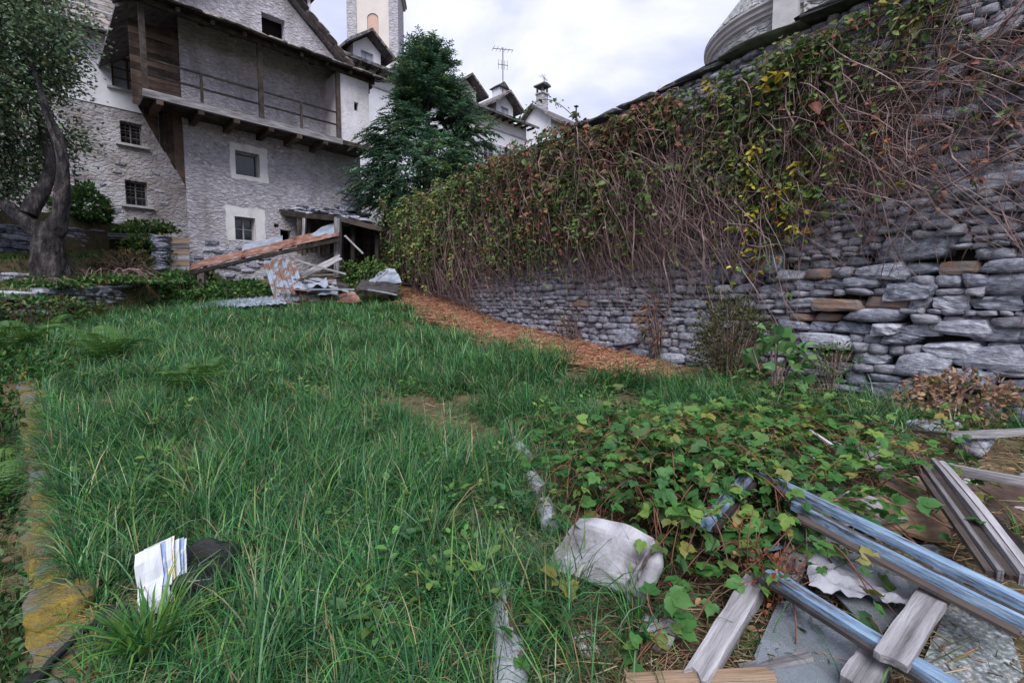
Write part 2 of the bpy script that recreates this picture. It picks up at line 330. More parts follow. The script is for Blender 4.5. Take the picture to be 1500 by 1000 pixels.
# ------------------------------------------------------------------ dry stone walls
CUT = 3
def stone_variants(n, mat):
    res = []
    for k in range(n):
        bm = bmesh.new(); bmesh.ops.create_cube(bm, size=2); bmesh.ops.subdivide_edges(bm, edges=list(bm.edges), cuts=CUT, use_grid_fill=True)
        p = random.choice((4.5, 7, 10)); off = Vector((random.random() * 99, 0, 0)); skew = random.uniform(-.25, .25); tap = random.uniform(-.3, .3)
        for v in bm.verts:
            c = v.co.copy(); m = (abs(c.x) ** p + abs(c.y) ** p + abs(c.z) ** p) ** (1 / p); c = c / m
            c += mnoise.noise_vector(c * 1.1 + off) * .15 + mnoise.noise_vector(c * 2.9 + off) * .11
            c.x += skew * c.z; c.z *= 1 + tap * c.x
            v.co = c * .5
        bmesh.ops.delete(bm, geom=[f for f in bm.faces if f.calc_center_median().y > .42 and abs(f.normal.y) > .8], context='FACES')
        me = bpy.data.meshes.new('stone'); bm.to_mesh(me); bm.free(); me.polygons.foreach_set('use_smooth', [k % 2 == 0] * len(me.polygons)); me.materials.append(mat); res.append(me)
    return res
CUT = 2; LOW = stone_variants(12, M['slate_joined']); CUT = 3
SV = stone_variants(14, M['slate']); SVR = stone_variants(4, M['rust_stone'])
def drystone(parent, org, e, nrm, s0, s1, zb, zt, hmin, hmax, asp, limit, big=(), skip=None, rust=.06, fill=1.0):
    """stones laid in uneven courses on the plane org + s*e, faces towards nrm; local y of a stone points into the wall"""
    ang = math.atan2(e.y, e.x); yl = Vector((-e.y, e.x, 0)); flip = yl.dot(nrm) > 0
    rz = ang + (math.pi if flip else 0)
    st = []
    for (bs, bz, bl, bh) in big: st.append((bs, bz, bl, bh))
    nb = len(st)
    z = min(zb(s) for s in np.linspace(s0, s1, 12)) - .05; zmax = max(zt(s) for s in np.linspace(s0, s1, 12))
    while z < zmax:
        h = random.uniform(hmin, hmax) * random.choice((.7, .85, 1, 1.1)); s = s0 - random.random() * .4
        while s < s1:
            l = min(.9, h * random.uniform(*asp)); cz = z + h / 2; cs = s + l / 2
            parts = [(cs, cz, l, h)]
            if h > hmax * .8 and random.random() < .3:
                q = random.uniform(.35, .65); parts = [(cs, z + h * q / 2, l, h * q), (cs, z + h * (q + 1) / 2, l, h * (1 - q))]
            for a in parts:
                ok = zb(a[0]) - .05 < a[1] < zt(a[0]) and s0 <= a[0] <= s1
                for b in st[:nb]:
                    if abs(a[0] - b[0]) < b[2] * .5 and abs(a[1] - b[1]) < b[3] * .48: ok = False
                if ok and not (skip and skip(a[0], a[1])) and random.random() < fill: st.append(a)
            s += l
        z += h
    items = []
    for i, (s, z, l, h) in enumerate(st):
        p = org + e * s; wob = .07 * fbm(s, z, 5, .9)
        p = Vector((p.x, p.y, z + .03 * fbm(s, z, 0, .6))) + nrm * (random.uniform(-.04, .04) + wob - .09 + (.045 if i < nb else 0))
        dist = (p - CAMP).length
        v = random.choice(SVR if (random.random() < rust) else SV)
        rot = (random.uniform(-.06, .06), random.gauss(0, .045), rz + random.uniform(-.06, .06))
        items.append((l * h / dist ** 2 * (3 if i < nb else 1), p, rot, (l * 1.03, random.uniform(.24, .34), h * 1.05), v))
    items.sort(key=lambda t: -t[0])
    VV, FF = [], []; off = 0
    pinv = parent.matrix_world.inverted() if False else Matrix.Translation(-Vector(parent.location))
    for i, (_, p, rot, sc, v) in enumerate(items):
        if i < limit:
            link('stone', v, parent, pinv @ p, rot, sc)
        else:
            m = Matrix.Translation(pinv @ p) @ Matrix.Rotation(rot[2], 4, 'Z') @ Matrix.Rotation(rot[1], 4, 'Y') @ Matrix.Rotation(rot[0], 4, 'X') @ Matrix.Diagonal((*sc, 1))
            v = LOW[hash((i, 7)) % len(LOW)]; vs = np.array([m @ q.co for q in v.vertices]); VV.append(vs); FF += [[j + off for j in q.vertices] for q in v.polygons]; off += len(vs)
    if VV:
        q4 = [f for f in FF if len(f) == 4]; q3 = [f for f in FF if len(f) == 3]
        me = mesh_np('small_stones', np.concatenate(VV), [np.array(q4)] + ([np.array(q3)] if q3 else []), M['slate_joined'])
        tag(link('small_stones', me, parent), kind='stuff')
    return items

def big_wall():
    w = empty('retaining_wall', (P0.x, P0.y, .4), 0, 'tall grey dry stone retaining wall overgrown with creeper along the lawn', 'stone wall'); w['kind'] = 'thing'
    lp = Vector(w.location)
    mb = MB(); n = 40; vs = []
    for i in range(n + 1):
        s = -4 + 22 * i / n; p = P0 + WE * s
        for (o, z) in ((-.13, -1), (-.13, 4.72), (-.85, 4.72), (-.85, -1)):
            q = p + WN * o; vs.append((q.x - lp.x, q.y - lp.y, z - lp.z))
    fs = [(i * 4 + j, i * 4 + (j + 1) % 4, i * 4 + 4 + (j + 1) % 4, i * 4 + 4 + j) for i in range(n) for j in range(4)] + [(0, 1, 2, 3), (n * 4 + 3, n * 4 + 2, n * 4 + 1, n * 4)]
    MB().add(vs, fs).build('wall_core', M['dark_core'], w)
    zb = lambda s: H(*(P0 + WE * s + WN * .1).xy, False) - .12
    zt = lambda s: 4.74
    big = [(.42, 2.09, .6, .24), (-.25, 1.72, .36, .2), (1.9, 2.05, .36, .27), (2.55, 1.98, .3, .24), (.1, 1.1, .44, .15), (.75, 1.42, .5, .14), (.05, 1.32, .45, .14), (.32, .93, .44, .24), (-.1, 2.62, .5, .14),
           (.2, 2.9, .5, .12), (1.1, 1.52, .5, .13), (1.2, 1.12, .5, .17), (-.15, 1.05, .55, .2), (.05, .85, .5, .16), (.45, 1.66, .4, .17), (-.25, 1.28, .45, .15), (.7, 1.86, .45, .15), (.55, .63, .5, .16), (4.2, 1.0, .5, .25), (3.6, .8, .35, .26)]
    hole = lambda s, z: abs(s - .16) < .12 and abs(z - 1.225) < .05
    drystone(w, P0, WE, WN, -2.2, 16, zb, zt,   .065, .16, (1.2, 3.3), 300, big, hole, rust=.085)
    s = -3.2; cv = stone_variants(4, M['coping'])
    while s < 16:
        l = random.uniform(.5, 1.1); p = P0 + WE * (s + l / 2) + WN * (-.22 + random.uniform(-.05, .05)); ang = math.atan2(WE.y, WE.x)
        link('coping_slab', random.choice(cv), w, (p.x - lp.x, p.y - lp.y, 4.78 + random.uniform(-.02, .03) - lp.z), (random.gauss(0, .03), random.gauss(0, .03), ang + math.pi + random.gauss(0, .05)), (l * 1.05, .8, .085))
        s += l * .97
big_wall()

def low_wall(name, a, b, h, label, thick=.4, hm=(.07, .16), limit=120, down=.15):
    a = Vector(a); b = Vector(b); e = (b - a); e.z = 0; ln = e.length; e.normalize(); n = Vector((e.y, -e.x, 0)); mid = (a + b) / 2
    if n.dot(Vector((0, 0, 0)) - mid) < 0: n = -n
    w = empty(name, (a.x, a.y, a.z), 0, label, 'stone wall'); w['kind'] = 'thing'; lp = Vector(w.location)
    zt = lambda s: a.z + (b.z - a.z) * s / ln
    vs = []
    for s in (0, ln):
        for o, z in ((-.12, -down - h), (-.12, -.03), (-thick, -.03), (-thick, -down - h)):
            q = a + e * s + n * o; vs.append((q.x - lp.x, q.y - lp.y, zt(s) + z - lp.z))
    MB().add(vs, [(0, 1, 2, 3), (7, 6, 5, 4)] + [(j, (j + 1) % 4, 4 + (j + 1) % 4, 4 + j) for j in range(4)]).build('wall_core', M['dark_core'], w)
    drystone(w, Vector((a.x, a.y, 0)), e, n, 0, ln, lambda s: zt(s) - h - down, lambda s: zt(s) - .02, hm[0], hm[1], (1.6, 4), limit, rust=.1)
    s = 0; cv = random.sample(SV, 4); rz = math.atan2(e.y, e.x) + (math.pi if Vector((-e.y, e.x, 0)).dot(n) > 0 else 0)
    while s < ln:
        l = random.uniform(.3, .7); p = a + e * (s + l / 2) - n * .17
        link('capstone', random.choice(cv), w, (p.x - lp.x, p.y - lp.y, zt(s) - lp.z), (random.gauss(0, .04), random.gauss(0, .04), rz + random.gauss(0, .08)), (l * 1.02, .45, random.uniform(.08, .14))); s += l
    return w
low_wall('terrace_wall', (-11.3, 9.5, 2.12), (-11.55, 16.0, 2.5), .45, 'low dry stone terrace wall behind the gnarled tree, level with its trunk foot')
low_wall('terrace_wall', (-13.6, 11.0, 3.4), (-13.9, 16.0, 4.0), .95, 'taller dry stone terrace wall under the stained old house')
low_wall('bank_wall', (-9.4, 6.6, 1.5), (-9.65, 12.4, 2.05), .6, 'crumbling dark stone edging at the foot of the earth bank', limit=80)

def kerb():
    w = empty('kerb_wall', (KA.x, KA.y, .2), 0, 'narrow mossy stone kerb wall dropping off beside the lawn', 'stone wall'); w['kind'] = 'thing'; lp = Vector(w.location)
    ln = (KB - KA).length; mb = MB(); vs = []
    n = 30
    for i in range(n + 1):
        s = -1.6 + (ln + 2.2) * i / n; p = KA + KD * s
        z = H(*(p - KN * .3).xy, False) - .03
        for o, dz in ((.1, -1.3), (.1, 0), (-.12, 0), (-.12, -1.3)):
            q = p + KN * o; vs.append((q.x - lp.x, q.y - lp.y, z + dz - lp.z))
    MB().add(vs, [(i * 4 + j, i * 4 + (j + 1) % 4, i * 4 + 4 + (j + 1) % 4, i * 4 + 4 + j) for i in range(n) for j in range(4)]).build('wall_core', M['soil'], w)
    kv = stone_variants(6, M['moss_stone']); s = -1.5; rz = math.atan2(KD.y, KD.x)
    while s < ln + .1:
        l = random.uniform(.25, .6); p = KA + KD * (s + l / 2); z = H(*(p - KN * .35).xy, False)
        link('kerb_stone', random.choice(kv), w, (p.x - lp.x + random.gauss(0, .012), p.y - lp.y + random.gauss(0, .012), z - .045 - lp.z), (random.gauss(0, .05), random.gauss(0, .04), rz + random.gauss(0, .07)), (l * 1.15, random.uniform(.22, .3), random.uniform(.13, .17))); s += l * .98
kerb()

# ------------------------------------------------------------------ buildings
def holed_wall(mb, x0, x1, z0, top, holes, y0, depth, breaks=()):
    xs = sorted({x0, x1, *breaks, *[h[0] for h in holes], *[h[1] for h in holes]})
    tf = top if callable(top) else (lambda x: top)
    for a, b in zip(xs, xs[1:]):
        m = (a + b) / 2; col = sorted([h for h in holes if h[0] <= m <= h[1]], key=lambda h: h[2]); z = z0
        for h in col:
            mb.quad((a, y0, z), (b, y0, z), (b, y0, h[2]), (a, y0, h[2])); z = h[3]
        mb.quad((a, y0, z), (b, y0, z), (b, y0, tf(b)), (a, y0, tf(a)))
    for (a, b, c, d) in holes:
        y1 = y0 + depth
        mb.quad((a, y0, c), (b, y0, c), (b, y1, c), (a, y1, c)); mb.quad((a, y0, d), (a, y1, d), (b, y1, d), (b, y0, d))
        mb.quad((a, y0, c), (a, y1, c), (a, y1, d), (a, y0, d)); mb.quad((b, y0, c), (b, y0, d), (b, y1, d), (b, y1, c))
def window(par, z_off, x0, x1, z0, z1, y, frame='frame_grey', pane='glass_dark', cols=2, rows=2, fw=.06, bars=False):
    """frame with real glazing bars; panes are sub-parts"""
    o = (0, 0, z_off); fr = MB(); d = .06
    fr.box(((x0 + x1) / 2, y, z0 + fw / 2), (x1 - x0, d, fw)); fr.box(((x0 + x1) / 2, y, z1 - fw / 2), (x1 - x0, d, fw))
    fr.box((x0 + fw / 2, y + .002, (z0 + z1) / 2), (fw, d, z1 - z0 - 2 * fw)); fr.box((x1 - fw / 2, y + .002, (z0 + z1) / 2), (fw, d, z1 - z0 - 2 * fw))
    ix0, ix1, iz0, iz1 = x0 + fw, x1 - fw, z0 + fw, z1 - fw; g = fw * .55
    for i in range(1, cols):
        x = ix0 + (ix1 - ix0) * i / cols; fr.box((x, y + .004, (iz0 + iz1) / 2), (g * (1.6 if i * 2 == cols else 1), d * .8, iz1 - iz0))
    for j in range(1, rows):
        z = iz0 + (iz1 - iz0) * j / rows; fr.box(((ix0 + ix1) / 2, y + .007, z), (ix1 - ix0, d * .6, g * .8))
    f = fr.build('window', M[frame], par, o)
    for i in range(cols):
        for j in range(rows):
            xa = ix0 + (ix1 - ix0) * i / cols; xb = ix0 + (ix1 - ix0) * (i + 1) / cols; za = iz0 + (iz1 - iz0) * j / rows; zb = iz0 + (iz1 - iz0) * (j + 1) / rows
            link('pane', MB().box(((xa + xb) / 2, y + .03, (za + zb) / 2), (xb - xa, .008, zb - za)).mesh('pane', M[pane if random.random() < .85 or pane != 'curtain' else 'glass_dark']), f)
    if bars:
        b = MB(); n = 4
        for i in range(1, n): b.box((x0 + (x1 - x0) * i / n, y - .09, (z0 + z1) / 2), (.02, .02, z1 - z0))
        for j in range(1, 4): b.box(((x0 + x1) / 2, y - .105, z0 + (z1 - z0) * j / 4), (x1 - x0, .018, .02))
        b.build('window_bars', M['iron'], par, o)
    return f
def surround(par, zo, hx0, hx1, hz0, hz1, x0, x1, z0, z1, mat='limewash', y=-.012):
    m = MB(); n = 9; J = lambda: random.uniform(-.025, .025); oc = [(x0, z0), (x1, z0), (x1, z1), (x0, z1)]; ic = [(hx0, hz0), (hx1, hz0), (hx1, hz1), (hx0, hz1)]; O, I = [], []
    for c in range(4):
        for i in range(n):
            f = i / n; a_, b_ = oc[c], oc[(c + 1) % 4]; O.append((a_[0] + (b_[0] - a_[0]) * f + J(), a_[1] + (b_[1] - a_[1]) * f + J() * (0 if z0 > hz0 - .05 and c == 0 else 1)))
            a_, b_ = ic[c], ic[(c + 1) % 4]; I.append((a_[0] + (b_[0] - a_[0]) * f, a_[1] + (b_[1] - a_[1]) * f))
    k = 4 * n; vs = [(x, y, z) for x, z in O] + [(x, y - .004, z) for x, z in I] + [(x, .02, z) for x, z in O] + [(x, .1, z) for x, z in I]
    m.add(vs, [(i, (i + 1) % k, k + (i + 1) % k, k + i) for i in range(k)] + [(i, 2 * k + i, 2 * k + (i + 1) % k, (i + 1) % k) for i in range(k)])
    for (wa, wb) in ((hx0, 1), (hx1, -1)): m.quad((wa + .004 * wb, y, hz0), (wa + .004 * wb, .22, hz0), (wa + .004 * wb, .22, hz1), (wa + .004 * wb, y, hz1))
    m.quad((hx0, y, hz0 + .004), (hx1, y, hz0 + .004), (hx1, .22, hz0 + .004), (hx0, .22, hz0 + .004))
    return m.build('window_surround', M[mat], par, (0, 0, zo))
def plank_obj(par, a, b, wd, th, mat, up=(0, 0, 1), name='plank', bevel=.004):
    a = Vector(a); b = Vector(b); d = b - a; l = d.length; d.normalize(); u = Vector(up); s = u.cross(d)
    if s.length < 1e-3: s = Vector((0, 1, 0)).cross(d)
    s.normalize(); u = d.cross(s); m = Matrix((d, s, u)).transposed()
    nw = 4; nl = 7; vs = []; bow = random.gauss(0, .006) * l; e0 = [random.uniform(0, min(.06, wd * .35)) for _ in range(nw + 1)]; e1 = [random.uniform(0, min(.06, wd * .35)) for _ in range(nw + 1)]
    for k_ in (1, -1):
        for i in range(nl + 1):
            f = i / nl
            for j in range(nw + 1):
                x = -l / 2 + l * f + (e0[j] if i == 0 else 0) - (e1[j] if i == nl else 0); edge = .06 * wd * random.uniform(-1, .3) if j in (0, nw) else 0
                yy = -wd / 2 + wd * j / nw; vs.append((x, yy + (edge if j == nw else -edge) + bow * 4 * f * (1 - f) * .5, k_ * th / 2 + bow * 4 * f * (1 - f) + random.uniform(-.04, .04) * th))
    n1 = nw + 1; mN = n1 * (nl + 1); fs = []
    for i in range(nl):
        for j in range(nw): q_ = (i * n1 + j, i * n1 + j + 1, (i + 1) * n1 + j + 1, (i + 1) * n1 + j); fs += [q_, tuple(x + mN for x in q_[::-1])]
    ed = list(range(n1)) + [i * n1 + nw for i in range(1, nl + 1)] + [nl * n1 + j for j in range(nw - 1, -1, -1)] + [i * n1 for i in range(nl - 1, 0, -1)]
    fs += [(x, y_, y_ + mN, x + mN) for x, y_ in zip(ed, ed[1:] + ed[:1])]
    me = MB().add(vs, fs).mesh(name, M[mat])
    return link(name, me, par, (a + b) / 2, m.to_euler())
HR = R(45)

def grey_house():
    B = 2.3; h = empty('old_stone_house', (-10.4, 15.2, B), HR, 'old grey roughcast house with long timber balcony and white painted window surrounds', 'house'); zo = -B; o = (0, 0, zo)
    top = lambda x: 12.93 - .81 * abs(x - 2.6)
    holes = [(1.65, 2.4, 5.87, 6.66), (1.55, 2.19, 3.7, 4.48), (2.8, 2.97, 4.25, 4.38), (3.0, 3.38, 3.72, 4.2), (2.65, 3.42, 10.68, 11.45)]
    m = MB(); holed_wall(m, .22, 6.15, 1.8, top, holes, 0, .32, (2.6,))
    # the plan is skewed: the left flank follows the lane behind
    sx = .22 + 1.6
    m.quad((.22, 0, 1.8), (.22, 0, top(.22)), (sx, 6, top(.22)), (sx, 6, 1.8)); m.quad((6.15, 0, 1.8), (6.15, 6, 1.8), (6.15, 6, top(6.15)), (6.15, 0, top(6.15)))
    m.build('wall', M['roughcast'], h, o)
    # dark rooms behind the openings
    for (a, b, c, d) in holes:
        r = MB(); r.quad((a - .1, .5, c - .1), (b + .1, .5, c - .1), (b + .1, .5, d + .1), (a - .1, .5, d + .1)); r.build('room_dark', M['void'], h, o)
    window(h, zo, 1.65, 2.4, 5.87, 6.66, .25, cols=1, rows=1, fw=.05); window(h, zo, 1.55, 2.19, 3.7, 4.48, .25, cols=2, rows=2, fw=.05, bars=False)
    surround(h, zo, 1.65, 2.4, 5.87, 6.66, 1.5, 2.66, 5.72, 6.9); surround(h, zo, 1.55, 2.19, 3.7, 4.48, 1.3, 2.5, 3.66, 4.8)
    # bare stones low on the wall and at the far corner
    for i in range(70):
        x = random.uniform(.3, 2.6) if i < 42 else random.uniform(5.2, 6.1); z = random.uniform(2.3, 3.55) if i < 42 else random.uniform(4.9, 6.0)
        if any(a - .15 < x < b + .15 and c - .2 < z < d + .15 for a, b, c, d in holes): continue
        s_ = random.uniform(.18, .42); link('stone', random.choice(SV), h, (x, .04, z - B), (0, random.gauss(0, .08), 0), (s_, .2, random.uniform(.08, .16)))
    # balcony
    bal = MB().box((1.95, -.6, 7.37), (5.65, 1.2, .1)).build('balcony', M['wood_dark'], h, o)
    def sub(name, mb, mat): return link(name, mb.mesh(name, M[mat]), bal)
    sub('edge_beam', MB().box((1.95, -1.22, 7.36), (5.75, .12, .2)), 'wood_grey')
    for x in (-.55, .45, 1.4, 2.4, 3.3, 4.2): sub('joist', MB().box((x, -.62, 7.22), (.16, 1.3, .19)), 'wood_brown')
    for z in (8.33, 7.9): sub('handrail', MB().bar((-.85, -1.2, z + random.uniform(-.03, .03)), (4.75, -1.2, z + random.uniform(-.03, .03)), .045, .05), 'wood_dark')
    for x in (-.85, 2.15, 4.73): sub('post', MB().bar((x, -1.17, 7.42), (x + random.uniform(-.02, .02), -1.17, 9.86), .13, .13), 'wood_dark')
    for x in (.5, 3.4): sub('baluster', MB().bar((x, -1.2, 7.45), (x, -1.2, 8.33), .06, .07), 'wood_dark')
    # masonry closet at the balcony end
    c = MB(); holed_wall(c, 4.8, 5.93, 7.45, 9.86, [(5.33, 5.5, 8.62, 8.92)], -1.2, .15); c.quad((4.8, -1.2, 7.45), (4.8, 0, 7.45), (4.8, 0, 9.86), (4.8, -1.2, 9.86)); c.quad((5.93, -1.2, 7.45), (5.93, -1.2, 9.86), (5.93, 0, 9.86), (5.93, 0, 7.45))
    cl = c.build('closet', M['roughcast_smooth'], h, o)
    link('opening', MB().box((5.415, -1.02, 8.77), (.3, .02, .5)).mesh('opening', M['void']), cl); link('floor_beam', MB().box((5.37, -.62, 7.37), (1.2, 1.22, .15)).mesh('floor_beam', M['wood_dark']), cl)
    # boarded left end and the tapering boarding below it
    for i in range(12):
        z = 7.5 + i * .2; plank_obj(h, (-1.0 + .02 * i * 0, .02, z - B), (.2, .02 + random.uniform(-.01, .01), z - B), .02, .185, 'wood_brown', name='board')
    for i in range(9):
        x0, x1 = -.88 + i * .122, -.88 + (i + .96) * .122; zl = lambda x: 7.4 - (x + .9) / 1.1 * 2.15; j = random.uniform(-.05, .05); y = .03 + random.uniform(-.012, .012)
        MB().prism([(x0, 7.42), (x1, 7.42), (x1, zl(x1) + j), (x0, zl(x0) + j)], y, y + .022).build('board', M['wood_brown'], h, o)
    link('end_beam', MB().bar((-1.25, -1.3, 9.78), (.2, -1.15, 10.05), .12, .14).mesh('end_beam', M['wood_dark']), h, o)
    plank_obj(h, (-.95, -1.1, 7.4 - B), (.18, .0, 7.4 - B), .12, .16, 'wood_dark', name='end_joist')
    # pent roof over the balcony: slab, rafters, stone slabs
    pr = MB(); pr.add([(-1.2, -1.5, 9.86), (6.3, -1.5, 9.86), (6.3, .05, 10.4), (-1.2, .05, 10.4), (-1.2, -1.5, 9.93), (6.3, -1.5, 9.93), (6.3, .05, 10.47), (-1.2, .05, 10.47)], [(0, 1, 2, 3), (4, 7, 6, 5), (0, 4, 5, 1), (1, 5, 6, 2), (3, 2, 6, 7), (0, 3, 7, 4)])
    prf = pr.build('balcony_roof', M['wood_brown'], h, o)
    for i in range(9): x = -.9 + i * .86; link('rafter', MB().bar((x, -1.45, 9.8), (x, 0, 10.32), .1, .12).mesh('rafter', M['wood_dark']), prf)
    link('fascia', MB().box((2.55, -1.2, 9.83), (7.2, .12, .14)).mesh('fascia', M['wood_dark']), prf)
    sl = math.atan2(.54, 1.55); tv = stone_variants(5, M['roof_tile'])
    for r_ in range(3):
        x = -1.25
        while x < 6.3:
            l = random.uniform(.3, .6); link('slate', random.choice(tv), prf, (x + l / 2, -1.38 + r_ * .5, 9.97 + r_ * .175 + random.uniform(-.01, .025)), (sl - .06, random.gauss(0, .03), random.gauss(0, .05)), (l * 1.05, .62, .075)); x += l * .97
    # main roof with stone slabs along the right verge
    rf = MB()
    for sgn, x1 in ((1, 6.5), (-1, -1.3)):
        z1 = 12.93 - .81 * abs(x1 - 2.6); rf.add([(2.6, -.25, 13.0), (x1, -.25, z1 + .07), (x1, 6.2, z1 + .07), (2.6, 6.2, 13.0), (2.6, -.25, 13.1), (x1, -.25, z1 + .17), (x1, 6.2, z1 + .17), (2.6, 6.2, 13.1)], [(0, 1, 2, 3), (4, 7, 6, 5), (0, 4, 5, 1), (1, 5, 6, 2), (3, 2, 6, 7), (0, 3, 7, 4)])
    roof = rf.build('roof', M['roof_slate'], h, o)
    for sgn in (1, -1):
        for i in range(11):
            d = .3 + i * .34; x = 2.6 + sgn * d; link('verge_slab', random.choice(tv), roof, (x, -.2, 13.14 - .81 * d + random.uniform(-.02, .03)), (0, sgn * (R(39) - .12), 0), (.5, .6, .08))
    ch = MB().box((5.35, 3.6, 12.4), (.75, .75, 3.4)).build('chimney', M['roughcast_smooth'], h, o)
    link('chimney_cap', MB().prism([(4.8, 14.55), (5.9, 14.55), (5.35, 15.0)], 3.05, 4.15).mesh('chimney_cap', M['roof_slate']), ch)
    for x in (5.02, 5.68):
        for y in (3.27, 3.93): link('cap_leg', MB().box((x, y, 14.33), (.1, .1, .46)).mesh('cap_leg', M['roughcast_smooth']), ch)
grey_house()

def left_house():
    B = 3.4; h = empty('stained_house', (-13.2, 19, B), HR, 'tall stained house with peeling beige render, barred small windows and stone roof', 'house'); zo = -B; o = (0, 0, zo)
    holes = [(-1.65, -.68, 9.33, 10.48), (-1.5, -.86, 7.4, 8.2), (-1.46, -.8, 5.2, 6.1), (-5.2, -4.3, 9.33, 10.48), (-4.9, -4.2, 7.4, 8.2)]
    m = MB(); holed_wall(m, -10, 3, 2.6, 11.05, holes, 0, .3); m.quad((-10, 0, 2.6), (-10, 0, 11), (-10, 6, 11), (-10, 6, 2.6)); m.build('wall', M['old_render'], h, o)
    # the whitewashed upper storey stands a little proud
    u = MB(); holed_wall(u, -10, 3, 8.6, 11.05, [holes[0], holes[3]], -.03, .06); u.build('upper_render', M['white_wall'], h, o)
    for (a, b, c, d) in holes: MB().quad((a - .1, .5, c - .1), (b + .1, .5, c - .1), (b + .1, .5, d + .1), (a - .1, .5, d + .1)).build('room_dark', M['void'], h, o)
    for a in (holes[0], holes[3]): window(h, zo, *a, .14, 'frame_brown', 'curtain', 2, 3, .07)
    for a in (holes[1], holes[2], holes[4]): window(h, zo, *a, .2, 'frame_grey', 'glass_dark', 2, 3, .05, bars=True)
    for a in holes: MB().box(((a[0] + a[1]) / 2, -.05, a[2] - .045), (a[1] - a[0] + .3, .16, .08)).build('window_sill', M['trim_stone'], h, o)
    r = MB(); r.add([(-10.5, -.65, 10.85), (3, -.65, 10.85), (3, 2.6, 13.55), (-10.5, 2.6, 13.55), (-10.5, -.65, 11.0), (3, -.65, 11.0), (3, 2.6, 13.7), (-10.5, 2.6, 13.7)], [(0, 1, 2, 3), (4, 7, 6, 5), (0, 4, 5, 1), (1, 5, 6, 2), (3, 2, 6, 7), (0, 3, 7, 4)])
    r.add([(-10.5, 2.6, 13.6), (3, 2.6, 13.6), (3, 6, 11), (-10.5, 6, 11)], [(0, 1, 2, 3)])
    rf = r.build('roof', M['roof_slate'], h, o)
    link('gutter', MB().tube([(-10.4, -.7, 10.95), (2.8, -.7, 10.95)], .07, 8).mesh('gutter', M['trim_stone']), rf)
    link('snow_bar', MB().tube([(-10.4, .55, 12.05), (2.8, .55, 12.05)], .04, 6).mesh('snow_bar', M['trim_stone']), rf)
    tv = stone_variants(4, M['roof_tile']); sl = math.atan2(2.7, 3.25)
    for r_ in range(8):
        x = -4.6
        while x < .4: l = random.uniform(.3, .55); link('slate', random.choice(tv), rf, (x + l / 2, -.5 + r_ * .4, 11.13 + r_ * .332), (sl - .05, random.gauss(0, .02), random.gauss(0, .03)), (l, .58, .06)); x += l
    for i in range(12): x = -6 + i * .75; link('rafter', MB().box((x, -.32, 10.86), (.1, .62, .1)).mesh('rafter', M['wood_brown']), rf)
    # bare stones showing through the lower render
    for i in range(34):
        x = random.uniform(-4.2, .5); z = random.uniform(4.1, 7.0)
        if any(a - .2 < x < b + .2 and c - .2 < z < d + .2 for a, b, c, d in holes): continue
        s_ = random.uniform(.16, .4); link('stone', random.choice(SV), h, (x, .075, z - B), (0, random.gauss(0, .1), 0), (s_, .2, random.uniform(.07, .15)))
left_house()

